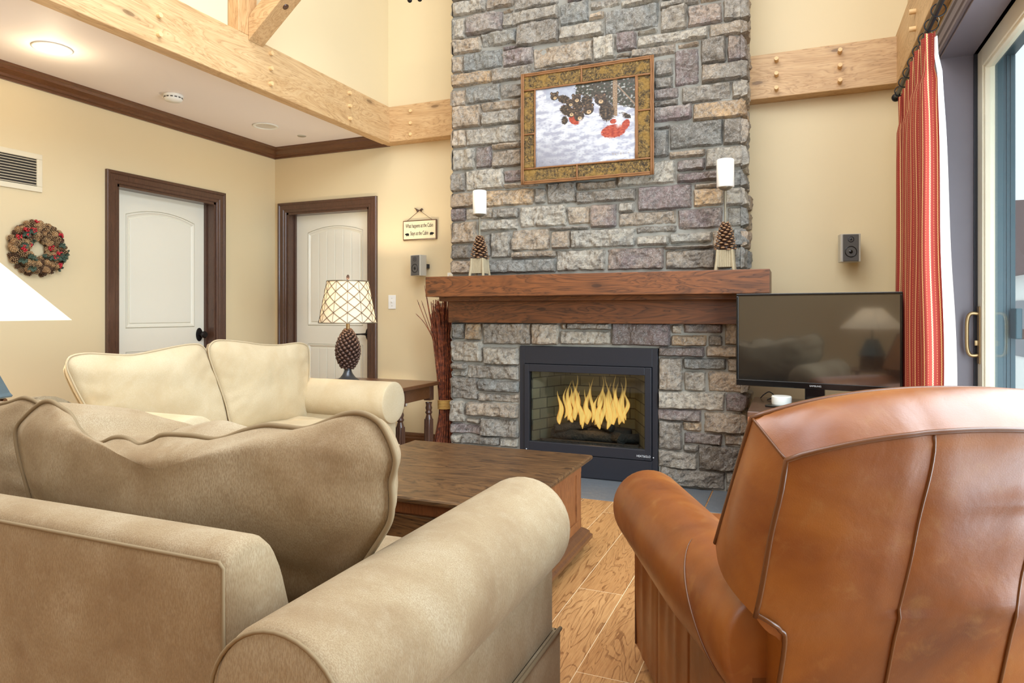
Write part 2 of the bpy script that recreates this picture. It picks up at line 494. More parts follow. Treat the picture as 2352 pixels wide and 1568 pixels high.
# right wall: patio door opening and the high windows over it
DR = (0.95, 3.82, 2.38)
bm = B()
box(bm, XR, XR + 0.14, DR[1], YB + 0.2, 0, 5.0); box(bm, XR, XR + 0.14, YR, DR[0], 0, 2.95)
box(bm, XR, XR + 0.14, DR[0], DR[1], DR[2], 2.95); box(bm, XR, XR + 0.14, YR, DR[1], 4.65, 5.0)
box(bm, XR, XR + 0.14, YR, -1.1, 2.95, 4.65); box(bm, XR, XR + 0.14, 3.1, DR[1], 2.95, 4.65)
struct('wall_right', bm, M['wall'])
bm = B()
for y0 in (-1.1, 1.0):
    for a in (0, 2.05): box(bm, XR + 0.03, XR + 0.11, y0 + a - (0 if a == 0 else 0.05), y0 + a + 0.05, 2.95, 4.65)
    for z in (2.95, 4.59): box(bm, XR + 0.03, XR + 0.11, y0, y0 + 2.1, z, z + 0.06)
struct('window_1', bm, M['jamb'])
# unseen rear wall; its tall windows are added for fill light
bm = B()
box(bm, XL, -3.5, YR - 0.12, YR, 0, 5.0); box(bm, 0.3, XR + 0.14, YR - 0.12, YR, 0, 5.0)
box(bm, -3.5, 0.3, YR - 0.12, YR, 0, 1.95); box(bm, -3.5, 0.3, YR - 0.12, YR, 4.3, 5.0)
struct('wall_rear', bm, M['wall'])
bm = B()
for x in (-3.5, -2.26, -1.02, 0.22): box(bm, x, x + 0.08, YR - 0.1, YR - 0.02, 1.95, 4.3)
for z in (1.95, 4.22): box(bm, -3.5, 0.3, YR - 0.1, YR - 0.02, z, z + 0.08)
struct('fill_window', bm, M['jamb'])
bm = B(); box(bm, XL - 0.12, -3.15, YR, YB, 2.63, 2.75); struct('ceiling', bm, M['ceil'])
bm = B()
box(bm, -3.32, -2.6, YR, YB, 5.0, 5.1); box(bm, -0.2, XR + 0.14, YR, YB, 5.0, 5.1); box(bm, -2.6, -0.2, YR, 0, 5.0, 5.1); box(bm, -2.6, -0.2, 3.2, YB, 5.0, 5.1)
struct('ceiling_high', bm, M['ceil'])

# crown moulding and baseboards
def crown(bm, axis, a0, a1, w, sgn, ztop=2.63):
    pts = [(0, 0), (0.085, 0), (0.085, -0.012), (0.07, -0.018), (0.062, -0.034), (0.044, -0.048), (0.034, -0.056), (0.030, -0.07), (0.018, -0.074), (0.016, -0.088), (0, -0.088)]
    prism(bm, [(w + sgn * p, ztop + q) for p, q in pts], axis, a0, a1)
bm = B(); crown(bm, 'Y', YR, YB, XL, 1); struct('trim_1', bm, M['trimY'])
bm = B(); crown(bm, 'X', XL, -3.15, YB, -1); struct('trim_2', bm, M['trimX'])
def basep(bm, axis, a0, a1, w, sgn):
    pts = [(0, 0), (0.018, 0), (0.018, 0.10), (0.012, 0.112), (0.012, 0.125), (0.006, 0.14), (0, 0.145)]
    prism(bm, [(w + sgn * p, q) for p, q in pts], axis, a0, a1)
bm = B(); basep(bm, 'X', D2[1] + 0.09, -2.36, YB, -1); basep(bm, 'X', -0.3, XR, YB, -1); struct('baseboard_back', bm, M['trimX'])
bm = B(); basep(bm, 'Y', YR, D1[0] - 0.09, XL, 1); basep(bm, 'Y', D1[1] + 0.09, YB, XL, 1); struct('baseboard_left', bm, M['trimY'])

# door casings and leaves
CAS = [(0, 0), (0.022, 0.0), (0.027, 0.006), (0.027, 0.020), (0.020, 0.026), (0.020, 0.060), (0.014, 0.066), (0.014, 0.082), (0.008, 0.088), (0, 0.088)]
def casing(name, axis, a0, a1, top, wall, sgn):
    """moulded casing: profile (thickness, distance from outer edge)"""
    bm = B(); n = len(CAS); w = 0.088
    P = lambda along, z, th: Vector((along, wall + sgn * th, z)) if axis == 'X' else Vector((wall + sgn * th, along, z))
    rings = []
    for along, z, s in ((a0, 0, (1, 0)), (a0, top, (1, 1)), (a1, top, (-1, 1)), (a1, 0, (-1, 0))):
        r = []
        for th, d in CAS:
            e = w - d
            r.append(P(along - s[0] * e, z + s[1] * e, th))
        rings.append(r)
    loft(bm, rings, True, smooth=False)
    return bm

def arch_poly(x0, x1, z0, zs, rise, n=14, inset=0.0):
    """rectangle with a segmental arched top; returns points (x,z)"""
    x0 += inset; x1 -= inset; z0 += inset; pts = [(x0, z0), (x1, z0)]
    c = (x0 + x1) / 2; h = (x1 - x0) / 2
    for k in range(n + 1):
        x = x1 - (x1 - x0) * k / n
        pts.append((x, zs - inset + rise * (1 - ((x - c) / h) ** 2)))
    return pts

def leaf(parent, axis, face, a0, a1, px0, px1, z0, zs, rise, zl0, zl1, boards, out=-1):
    """door leaf; axis = run direction; face = plane of the room side; out = direction to the room"""
    def mtx():
        # local frame: x along, y depth (0 = face, negative towards the room), z up
        if axis == 'X': return Matrix.Translation((0, face, 0))
        return Matrix(((0, -1, 0, face), (1, 0, 0, 0), (0, 0, 1, 0), (0, 0, 0, 1)))
    m = mtx()
    bm = B()
    # slab built around the sunk panel fields: stiles and rails
    box(bm, a0, a1, 0.010, 0.040, 0.01, 2.06, mtx=m)
    box(bm, a0, px0, 0, 0.012, 0.01, 2.06, mtx=m); box(bm, px1, a1, 0, 0.012, 0.01, 2.06, mtx=m)
    box(bm, px0, px1, 0, 0.012, 0.01, zl0, mtx=m); box(bm, px0, px1, 0, 0.012, zl1, z0, mtx=m)
    ap = arch_poly(px0, px1, z0, zs, rise)
    top = [(px1, 2.06)] + [(px0, 2.06)] + ap[2:][::-1]
    prism(bm, top, 'Y', 0.0, 0.012, mtx=m)
    obj('door_leaf', bm, M['door'], parent)
    for nm, fn in (('upper_panel', lambda i: arch_poly(px0, px1, z0, zs, rise, inset=i)),
                   ('lower_panel', lambda i: [(px0 + i, zl0 + i), (px1 - i, zl0 + i), (px1 - i, zl1 - i), (px0 + i, zl1 - i)])):
        bm = B()
        # moulding ring
        path = [Vector((p[0], 0.002, p[1])) for p in fn(0.004)]
        rp = []
        for th, i in ((0.010, 0.0), (-0.003, 0.006), (-0.002, 0.014), (0.004, 0.02), (0.010, 0.032)):
            rp.append([Vector((p[0], th, p[1])) for p in fn(i)])
        t = bmesh.new(); loft(t, rp, False, smooth=False); merge(bm, t, 0, m)
        if boards:
            i0 = 0.036; x0, x1 = px0 + i0, px1 - i0; nb = boards
            c = (px0 + px1) / 2; h = (px1 - px0) / 2 - i0
            for k in range(nb):
                b0 = x0 + (x1 - x0) * k / nb + 0.0022; b1 = x0 + (x1 - x0) * (k + 1) / nb - 0.0022
                if nm == 'upper_panel':
                    pts = [(b0, z0 + i0), (b1, z0 + i0)] + [(b1 + (b0 - b1) * q / 4, zs - i0 + rise * (1 - ((b1 + (b0 - b1) * q / 4 - c) / h) ** 2)) for q in range(5)]
                else:
                    pts = [(b0, zl0 + i0), (b1, zl0 + i0), (b1, zl1 - i0), (b0, zl1 - i0)]
                prism(bm, pts, 'Y', 0.003, 0.012, bev=0.002, mtx=m, seg=1)
        else:
            prism(bm, fn(0.036), 'Y', 0.001, 0.012, bev=0.004, mtx=m, seg=2)
        obj(nm, bm, M['door'], parent)

d1 = thing('door_1', None, None, (XL, (D1[0] + D1[1]) / 2, 0), kind='structure')
obj('casing', casing('c', 'Y', D1[0], D1[1], D1[2], XL, 1), M['trimZ'], d1)
bm = B()
for y in (D1[0], D1[1] - 0.018): box(bm, XL - 0.14, XL, y, y + 0.018, 0, D1[2])
box(bm, XL - 0.14, XL, D1[0], D1[1], D1[2] - 0.018, D1[2])
for y in (D1[0] + 0.018, D1[1] - 0.03): box(bm, XL - 0.098, XL - 0.075, y, y + 0.012, 0, D1[2] - 0.018)
obj('jamb', bm, M['trimZ'], d1)
FX = XL - 0.10
p1 = on_x(288, 754, FX); p2 = on_x(447, 510, FX); zl = on_x(350, 805, FX).z
leaf(d1, 'Y', FX, D1[0] + 0.02, D1[1] - 0.02, p1.y, p2.y, p1.z, 1.86, 0.052, 0.22, zl, 0)
bm = B(); kp = on_x(459, 768, FX + 0.01)
prism(bm, [(kp.y + 0.032 * math.cos(a) * (1 if True else 1), kp.z + 0.055 * math.sin(a)) for a in [2 * PI * k / 24 for k in range(24)]], 'X', FX, FX + 0.008, bev=0.003)
lathe(bm, [(0.011, 0.0), (0.010, 0.03), (0.018, 0.035), (0.027, 0.045), (0.029, 0.056), (0.022, 0.066), (0, 0.070)], (FX + 0.006, kp.y, kp.z), 20, axis='X')
obj('door_handle', bm, M['bronze'], d1, smooth=True)

d2 = thing('door_2', None, None, ((D2[0] + D2[1]) / 2, YB, 0), kind='structure')
obj('casing', casing('c', 'X', D2[0], D2[1], D2[2], YB, -1), M['trimZ'], d2)
bm = B()
for x in (D2[0], D2[1] - 0.018): box(bm, x, x + 0.018, YB, YB + 0.14, 0, D2[2])
box(bm, D2[0], D2[1], YB, YB + 0.14, D2[2] - 0.018, D2[2])
for x in (D2[0] + 0.018, D2[1] - 0.03): box(bm, x, x + 0.012, YB + 0.075, YB + 0.098, 0, D2[2] - 0.018)
obj('jamb', bm, M['trimZ'], d2)
FY = YB + 0.10
p1 = on_y(707, 747, FY); p2 = on_y(834, 700, FY); zl = on_y(760, 790, FY).z
leaf(d2, 'X', FY, D2[0] + 0.02, D2[1] - 0.02, p1.x, p2.x, p1.z, 1.87, 0.05, 0.22, zl, 6)
bm = B(); kp = on_y(847, 767, FY)
prism(bm, [(kp.x + 0.03 * math.cos(a), kp.z + 0.055 * math.sin(a)) for a in [2 * PI * k / 24 for k in range(24)]], 'Y', FY - 0.008, FY, bev=0.003)
lathe(bm, [(0.012, 0), (0.012, -0.05), (0, -0.055)], (kp.x, FY, kp.z), 16, axis='Y')
tube(bm, [(kp.x, FY - 0.046, kp.z), (kp.x - 0.05, FY - 0.05, kp.z), (kp.x - 0.11, FY - 0.05, kp.z - 0.004)], [0.010, 0.006, 0.009], 10)
obj('door_handle', bm, M['bronze'], d2, smooth=True)

# ------------------------------------------------------------------ timber beams
def pegs(parent, spots, axis, n=1):
    for (a, z), L in spots:
        bm = B(); prof = [(0, 0), (0.0125, 0), (0.0135, 0.004), (0.0135, L), (0, L)]
        if axis == 'X': lathe(bm, [(r, -0 + (L - h)) for r, h in prof], (-3.08, a, z), 14, axis='X')
        elif axis == 'x': lathe(bm, [(r, -(L - h)) for r, h in prof], (0.577, a, z), 14, axis='X')
        else: lathe(bm, [(r, -(L - h)) for r, h in prof], (a, 4.72, z), 14, axis='Y')
        obj('peg', bm, M['peg'], parent, smooth=True)
t = thing('timber_beam', 'long pegged pine beam along the edge of the white soffit', 'beam', (-3.08, 1, 2.54), group=None)
bm = B(); box(bm, -3.165, -3.08, YR, 4.74, 2.54, 2.835, bev=0.004); obj('timber', bm, M['pine'], t)
pegs(t, [((y, z), 0.022) for y, z in ((2.534, 2.698), (2.534, 2.598), (3.35, 2.79), (3.35, 2.694), (3.35, 2.596), (4.17, 2.784), (4.173, 2.688), (4.176, 2.594), (1.72, 2.79), (1.72, 2.694), (1.72, 2.596))], 'X')
t = thing('timber_beam', 'short pegged pine beam on the back wall, left of the stone chimney', 'beam', (-2.75, 4.8, 2.54))
bm = B(); box(bm, -3.165, -2.35, 4.72, YB, 2.545, 2.835, bev=0.004); obj('timber', bm, M['pineX'], t)
pegs(t, [((x, z), 0.014) for x in (-2.875, -2.472) for z in (2.778, 2.68, 2.588)], 'Y')
t = thing('timber_beam', 'pegged pine beam on the back wall, right of the stone chimney', 'beam', (0.15, 4.8, 2.55))
bm = B(); box(bm, -0.36, 0.60, 4.72, YB, 2.548, 2.838, bev=0.004); obj('timber', bm, M['pineX'], t)
pegs(t, [((x, z), 0.05) for x in (-0.11, 0.262) for z in (2.785, 2.69, 2.597)], 'Y')
t = thing('timber_beam', 'pegged pine beam running over the patio door and curtain', 'beam', (0.61, 2, 2.55))
bm = B(); box(bm, 0.577, XR, YR, YB, 2.545, 2.86, bev=0.004); obj('timber', bm, M['pine'], t)
pegs(t, [((y, z), 0.03) for y in (4.02, 1.4) for z in (2.80, 2.70, 2.61)], 'x')
t = thing('timber_post', 'upright pine post standing on the long soffit beam', 'post', (-3.12, 3.1, 2.835))
bm = B(); box(bm, -3.165, -3.08, 3.089, 3.238, 2.835, 4.995, bev=0.004); obj('timber', bm, M['pineZ'], t)
t = thing('timber_brace', 'diagonal pine brace rising into the room from the long beam beside the post', 'brace', (-3.08, 3.22, 2.83))
bm = B(); sl = 0.80
prism(bm, [(-3.079, 2.805), (-0.40, 2.805 + sl * 2.679), (-0.40, 2.99), (-0.40, 4.995), (-0.55, 4.995), (-3.079, 2.965)][:2] + [(-0.40, 4.995), (-0.505, 4.995), (-3.06, 2.968), (-3.079, 2.94)], 'Y', 3.165, 3.288, bev=0.003)
obj('timber', bm, M['pineX'], t)
for q in (0.235, 0.345):
    bm = B(); m = Matrix.Translation((-3.079 + q, 3.2265, 2.805 + sl * q)) @ Matrix.Rotation(math.atan2(sl, 1.0) * -1, 4, 'Y')
    tt = bmesh.new(); lathe(tt, [(0, -0.0015), (0.019, -0.0015), (0.019, 0.001)], (0, 0, 0), 16); merge(bm, tt, 0, m)
    obj('knot', bm, M['trimZ'], t)

# ------------------------------------------------------------------ stone chimney
GREY = {'l': (182, 171, 153), 'g': (144, 134, 120), 'b': (134, 133, 126), 't': (176, 154, 128), 'o': (194, 160, 118), 'p': (130, 112, 108), 'd': (112, 100, 86)}
REG = {'A': (1030, 0, 6.72), 'B': (1380, 0, 6.72), 'C': (1030, 200, 6.72), 'D': (1380, 200, 6.72), 'E': (1030, 400, 6.72), 'F': (1380, 400, 6.72), 'G': (1030, 730, 4.9), 'H': (1480, 730, 3.733)}
STN = {
 'A': '90 580 20 220 l;595 1010 -60 130 t;1025 1700 -60 120 g;1840 2160 -80 25 p;60 270 290 620 l;285 835 230 520 p;850 1705 150 365 g;850 1000 150 195 t;1730 2160 40 370 b;2180 2400 200 300 t;90 510 610 820 t;525 1050 500 700 b;1065 1705 340 690 g;1725 2400 375 600 l;70 235 880 1130 t;245 830 800 1080 b;845 1060 705 765 p;845 1310 760 1010 p;1320 2225 690 1010 t;80 665 1130 1315 o;685 1300 1040 1240 g;1310 2800 985 1060 g',
 'B': '-110 220 565 915 l;-150 300 0 125 l;320 900 -40 85 l;920 1530 5 110 g;65 885 120 485 b;570 870 475 525 l;930 1330 120 480 l;1350 1870 70 385 p;1895 2240 -10 315 g;1545 1880 -60 20 t;250 545 505 790 p;570 1660 500 670 l;1680 2250 350 560 t;1190 1510 665 735 t;480 1150 725 880 g;240 460 825 895 g;840 1115 910 1180 g;1150 1510 765 1310 p;1550 1930 590 980 d;1960 2250 550 930 p;835 1110 1200 1380 g;1560 2240 970 1250 g;2030 2270 1240 1510 l',
 'C': '70 265 50 300 t;285 800 -20 235 b;820 1250 -50 165 g;520 1110 215 355 t;80 505 290 630 t;530 1120 370 575 g;80 280 665 930 t;290 1120 620 885 g;90 410 960 1275 l;430 670 920 1245 p;690 1130 870 950 t;690 1130 972 1230 t',
 'D': '1260 2010 -30 225 g;820 1200 20 190 p;820 1190 208 300 d;820 1400 285 520 p;1430 2220 220 490 o;820 1060 600 650 d;820 1040 680 1085 b;1075 1880 545 930 b;1900 2240 490 885 g;1060 1610 980 1085 t;1625 2220 925 1240 l;1185 1600 1115 1290 p;1180 2020 1305 1455 p;2040 2300 1270 1530 b',
 'E': '60 260 -10 270 g;285 860 -70 235 l;870 1150 -60 120 p;880 1400 135 200 t;70 480 290 515 t;495 1315 240 490 o;1345 1500 220 450 g;1530 1975 130 450 g;1990 2590 110 235 t;1990 2890 250 430 g;70 270 530 725 p;280 680 515 695 t;700 1085 525 680 g;500 1080 700 870 l;60 430 740 1070 t;1120 1830 485 810 l;1850 2185 500 770 t;2195 2590 470 820 p;1570 2175 805 855 g;560 650 930 1270 g;670 965 890 1290 g;990 1560 855 1175 t;1600 1885 880 1150 t;1900 2880 850 1130 l;70 350 1090 1310 g;70 600 1330 1530 t;990 1665 1190 1290 t;620 1665 1310 1520 b;1680 2420 1170 1490 l',
 'F': '265 1145 -190 165 l;1450 1990 130 205 g;580 1400 175 545 p;1440 1890 222 490 o;1920 2270 212 490 l;280 520 440 590 g;290 1160 580 785 t;1200 1880 530 840 p;1950 2310 510 800 b;555 1165 800 900 g;560 1050 950 1100 l;1080 1710 900 1060 l;1730 2050 870 1130 t;110 965 1140 1470 p;1000 1750 1090 1150 g;1010 1760 1165 1460 g;1770 2020 1150 1450 t;2040 2310 830 1110 b;2060 2320 1120 1450 b',
 'G': '55 190 55 240 b;205 370 55 245 o;400 930 55 295 g;945 1240 60 300 t;1275 1330 60 130 t;1340 1830 55 130 g;1270 1830 145 300 l;50 385 255 490 l;405 795 330 525 l;55 210 505 575 g;55 210 590 655 l;220 790 530 690 g;45 335 670 910 g;345 795 705 830 b;340 795 850 945 g;30 195 935 1165 l;215 790 955 1110 t;210 360 1130 1180 t;370 790 1135 1335 g;40 365 1190 1300 p;45 150 1310 1400 l;160 575 1320 1420 g;590 790 1350 1450 l',
 'H': '-277 222 45 235 p;238 325 55 135 t;340 670 45 130 p;690 800 40 230 t;235 530 150 240 o;552 668 148 240 g;125 515 250 330 p;535 800 240 335 t;130 330 340 620 g;340 700 345 440 b;715 800 345 455 t;345 525 460 625 l;552 850 460 635 t;125 690 630 785 l;700 850 650 800 p;115 485 785 880 p;515 860 810 985 t;125 325 880 1125 g;330 490 890 970 o;345 665 985 1080 p;690 860 1000 1090 t;335 460 1085 1140 g;120 455 1140 1285 g;465 880 1095 1305 d;140 690 1295 1485 g;700 880 1320 1500 g'}
X0C, X1C = -2.36, -0.318
stones = []
for k, s in STN.items():
    ox, oy, sc = REG[k]
    for e in s.split(';'):
        q = e.split(); x0, x1, y0, y1 = [float(v) for v in q[:4]]
        cx = (x0 + x1) / 2
        a = on_y(ox + x0 / sc, HY_PX, YC).x; b = on_y(ox + x1 / sc, HY_PX, YC).x
        zt = on_y(ox + cx / sc, oy + y0 / sc, YC).z; zb = on_y(ox + cx / sc, oy + y1 / sc, YC).z
        a = max(a, X0C - 0.02); b = min(b, X1C + 0.012)
        stones.append([a, b, max(zb, 0.012), zt, q[4]])
# occupancy grid: fill what the list leaves open (behind the picture, above the frame, behind the table)
CELL = 0.01
OP = (-1.815, -0.828, 0.905)
nx = int((X1C - X0C) / CELL); nz = int(4.98 / CELL)
occ = [[False] * nz for _ in range(nx)]
def mark(a, b, c, d, pad=0.008):
    for i in range(max(0, int((a - pad - X0C) / CELL)), min(nx, int((b + pad - X0C) / CELL) + 1)):
        for j in range(max(0, int((c - pad) / CELL)), min(nz, int((d + pad) / CELL) + 1)): occ[i][j] = True
for s_ in stones: mark(*s_[:4])
mark(OP[0], OP[1], 0, OP[2]); mark(X0C - 1, X1C + 1, 1.07, 1.40, 0)
rs = random.Random(3)
for j in range(nz):
    i = 0
    while i < nx:
        if occ[i][j]: i += 1; continue
        ww = 0; tw = rs.randint(14, 42); hh = rs.choice((9, 13, 17, 20))
        while i + ww < nx and not occ[i + ww][j] and ww < tw: ww += 1
        if i + ww < nx and nx - (i + ww) < 9:
            while i + ww < nx and not occ[i + ww][j]: ww += 1
        h = 0
        while j + h < nz and h < hh and all(not occ[i + q][j + h] for q in range(ww)): h += 1
        if ww >= 6 and h >= 4:
            a = X0C + i * CELL + 0.004; c = j * CELL + 0.004
            stones.append([a, a + ww * CELL - 0.010, c, c + h * CELL - 0.010, rs.choice('lgbtgplg')])
        for q in range(ww):
            for w_ in range(max(h, 1)): occ[i + q][j + w_] = True
        i += ww

vcol = {}
def stone(bm, a, b, c, d, key, face, idx, layer):
    """rough split-face block; face(x, z, depth) -> world point"""
    r = random.Random(idx * 13 + 5)
    w, h = b - a, d - c
    nu = max(4, int(w / 0.0125)); nv = max(4, int(h / 0.0125))
    D = r.uniform(0.024, 0.052); tx = r.uniform(-0.012, 0.012); tz = r.uniform(-0.012, 0.012)
    base = GREY[key]; jit = r.uniform(0.90, 1.10)
    second = GREY[r.choice('lgtd' if key in 'gdtop' else 'gdbl')]
    off = Vector((idx * 3.7, idx * 1.3, idx * 0.7))
    rows = []
    for i in range(nu + 1):
        row = []
        for j in range(nv + 1):
            u, v = i / nu, j / nv
            e = min(u * w, (1 - u) * w, v * h, (1 - v) * h)
            p = Vector((a + u * w, 0, c + v * h)); q = p * 9 + off
            n1 = noise.noise(q); n2 = noise.noise(p * 30 + off); n3 = noise.noise(p * 75 + off)
            lv = n1 * 3.2 + n2 * 0.5; fl = math.floor(lv); fr = lv - fl
            terr = (fl + max(0, min(1, (fr - 0.5) * 4 + 0.5))) / 3.2
            s = min(1.0, e / 0.016); s = s * s * (3 - 2 * s)
            if idx < 1000 and (b > X1C - 0.03 and u > 0.5 or a < X0C + 0.03 and u < 0.5): s = max(s, min(1.0, 0.62 + min(u, 1 - u) * w / 0.03) * min(1.0, min(v * h, (1 - v) * h) / 0.014))
            dep = D * (0.12 + 0.88 * s) + s * (0.028 * terr + 0.009 * n2 + 0.0028 * n3 + tx * (2 * u - 1) + tz * (2 * v - 1))
            if e < 1e-6 and s < 0.05: dep = -0.006
            wob = 0.005 * noise.noise(p * 22 + off)
            x = p.x + (wob if e < 0.02 else 0); z = p.z + (0.005 * noise.noise(p * 22 - off) if e < 0.02 else 0)
            vt = bm.verts.new(face(x, z, dep))
            m = max(0, min(1, 0.5 + 1.2 * noise.noise(p * 6.5 - off) + 0.5 * n2))
            m = m * 0.55
            lc = [lin(base)[k] * (1 - m) + lin(second)[k] * m for k in range(3)]
            g = jit * (1 + 0.18 * n2 + 0.12 * n3)
            vt[layer] = (lc[0] * g, lc[1] * g, lc[2] * g, 1)
            row.append(vt)
        rows.append(row)
    for i in range(nu):
        for j in range(nv):
            bm.faces.new((rows[i][j], rows[i + 1][j], rows[i + 1][j + 1], rows[i][j + 1])).smooth = False

tS = NT('split_stone')
at = tS.n('ShaderNodeVertexColor'); at.layer_name = 'Col'
v = tS.coords()
n_ = tS.noise(v, 34, 6, 0.7, 0.5); f_ = tS.noise(v, 150, 4, 0.7)
veins = tS.ramp(tS.noise(v, 16, 6, 0.65, 1.2), [(0.47, (0, 0, 0, 1)), (0.5, (1, 1, 1, 1)), (0.53, (0, 0, 0, 1))])
c_ = tS.mix(at.outputs['Color'], (0.10, 0.085, 0.07, 1), tS.math('MULTIPLY', tS.ramp(n_, [(0.36, (1, 1, 1, 1)), (0.54, (0, 0, 0, 1))]), 0.75))
c_ = tS.mix(c_, (0.62, 0.60, 0.56, 1), tS.math('MULTIPLY', tS.ramp(f_, [(0.52, (0, 0, 0, 1)), (0.72, (1, 1, 1, 1))]), 0.40))
c_ = tS.mix(c_, (0.66, 0.64, 0.60, 1), tS.math('MULTIPLY', veins, 0.30))
tS.set(Base_Color=c_, Roughness=0.85)
tS.bump(tS.math('ADD', tS.noise(v, 60, 6, 0.7, 0.4), tS.math('MULTIPLY', f_, 0.5)), 0.9, 0.012)
M['stone'] = tS.m
M['mortar'] = plain('mortar', (142, 138, 128), 0.9, bump=(160, 0.5, 0.004))

chim = thing('stone_chimney', 'tall split-stone chimney with grey, tan and purple blocks around the fireplace', 'chimney', ((X0C + X1C) / 2, YC, 0))
bm = B()
YM = 4.475
box(bm, X0C - 0.002, OP[0], YM, YB, 0, 5.0); box(bm, OP[1], X1C + 0.002, YM, YB, 0, 5.0); box(bm, OP[0], OP[1], YM, YB, OP[2], 5.0)
obj('mortar_core', bm, M['mortar'], chim)
bm = B(); lay = bm.verts.layers.float_color.new('Col')
for i, (a, b, c, d, key) in enumerate(stones):
    if d - c < 0.012 or b - a < 0.02: continue
    stone(bm, a - 0.0035, b + 0.0035, c - 0.0035, d + 0.0035, key, lambda x, z, dp: Vector((x, YM - dp, z)), i, lay)
# side faces: courses of corner and side blocks
rs = random.Random(11); idx = 1000
for side in (1, -1):
    XX = (X1C + 0.010) if side > 0 else (X0C + 0.006)
    cs_ = [q for q in stones if (q[1] > X1C - 0.05 if side > 0 else q[0] < X0C + 0.05)]
    for a, b, c, d, key in cs_:
        y0 = YM - 0.034; y1 = y0 + rs.uniform(0.14, 0.27)
        for ya, yb, k2 in ((y0, y1, key), (y1 + 0.012, YB - 0.003, rs.choice('lbglt'))):
            stone(bm, ya, yb, c, d, k2, lambda x, zz, dp: Vector((XX + side * dp * (0.75 if side > 0 else 0.4), x, zz)), idx, lay); idx += 1
o = obj('stone_facing', bm, M['stone'], chim)

# mantel
t = thing('mantel_shelf', 'dark stained wooden mantel shelf across the stone chimney', 'mantel', (-1.25, 4.3, 1.06))
bm = B(); box(bm, -2.392, -0.132, 4.12, 4.44, 1.252, 1.392, bev=0.003); obj('shelf', bm, M['mantel'], t)
bm = B(); box(bm, -2.372, -0.20, 4.28, 4.44, 1.222, 1.252, bev=0.002); obj('mid_moulding', bm, M['mantel'], t)
bm = B(); box(bm, -2.36, -0.325, 4.40, 4.474, 1.068, 1.222, bev=0.003); obj('frieze_board', bm, M['mantel'], t)
# hearth
bm = B()
for k in range(5):
    box(bm, -2.36 + k * 0.47, -2.36 + (k + 1) * 0.47 - 0.008, 3.98, 4.48, -0.02, 0.004, bev=0.002)
box(bm, -2.36, -0.02, 3.98, 4.48, -0.02, -0.001)
tag(obj('hearth', bm, M['slate']), 'grey slate hearth tiles set in the floor before the fireplace', 'hearth')

# fireplace insert
fp = thing('gas_fireplace', 'black metal gas fireplace insert with glass front and burning logs', 'fireplace', (-1.32, YC, 0))
def rect_frame(bm, x0, x1, z0, z1, ix0, ix1, iz0, iz1, y0, y1, bev=0.002):
    box(bm, x0, ix0, y0, y1, z0, z1, bev); box(bm, ix1, x1, y0, y1, z0, z1, bev)
    box(bm, ix0, ix1, y0, y1, iz1, z1, bev); box(bm, ix0, ix1, y0, y1, z0, iz0, bev)
bm = B(); rect_frame(bm, -1.812, -0.832, 0.0, 0.903, -1.775, -0.868, 0.16, 0.78, 4.455, 4.50)
obj('surround', bm, M['black'], fp)
bm = B(); rect_frame(bm, -1.772, -0.871, 0.163, 0.777, -1.737, -0.915, 0.232, 0.725, 4.44, 4.48, 0.003); obj('glass_frame', bm, M['black'], fp)
bm = B(); box(bm, -1.772, -0.871, 4.445, 4.47, 0.012, 0.157, 0.002); obj('lower_panel', bm, M['black'], fp)
bm = B(); box(bm, -1.74, -0.91, 4.466, 4.470, 0.23, 0.728); obj('glass', bm, M['fireglass'], fp)
tB = NT('fire_brick'); vv = tB.n('ShaderNodeTexCoord')
def brick_mat(name, rot):
    t = NT(name); v = t.coords(rot=rot)
    b = t.n('ShaderNodeTexBrick'); t.l(v, b.inputs['Vector']); b.inputs['Scale'].default_value = 1
    b.inputs['Brick Width'].default_value = 0.15; b.inputs['Row Height'].default_value = 0.075; b.inputs['Mortar Size'].default_value = 0.004
    b.inputs['Color1'].default_value = lin((108, 106, 88)); b.inputs['Color2'].default_value = lin((92, 90, 76)); b.inputs['Mortar'].default_value = lin((52, 52, 46))
    t.set(Base_Color=b.outputs['Color'], Roughness=0.9); return t.m
bpy.data.materials.remove(tB.m)
bm = B()
box(bm, -1.72, -0.93, 4.80, 4.83, 0.2, 0.79); obj('firebox_back', bm, brick_mat('fire_brick_back', (R(90), 0, 0)), fp)
for (xa, xb) in ((-1.735, -1.60), (-0.915, -1.05)):
    bm = B(); prism(bm, [(xa, 4.49), (xb, 4.80), (xb + (0.01 if xb < -1.3 else -0.01), 4.80), (xa + (0.012 if xb < -1.3 else -0.012), 4.49)], 'Z', 0.2, 0.79)
    obj('firebox_side', bm, brick_mat('fire_brick_side', (R(90), R(66 if xa < -1.3 else 114), 0)), fp)
bm = B(); box(bm, -1.76, -0.89, 4.49, 4.83, 0.195, 0.215); obj('firebox_floor', bm, M['grate'], fp)
bm = B(); box(bm, -1.76, -0.89, 4.49, 4.83, 0.77, 0.79); obj('firebox_top', bm, M['grate'], fp)
bm = B(); box(bm, -1.68, -0.97, 4.50, 4.53, 0.215, 0.245, 0.004)
for k in range(70):
    x = random.uniform(-1.7, -0.95); y = random.uniform(4.5, 4.62)
    ball(bm, (x, y, 0.22), random.uniform(0.006, 0.014), u=6, v=4)
obj('embers', bm, M['grate'], fp, kind='stuff')
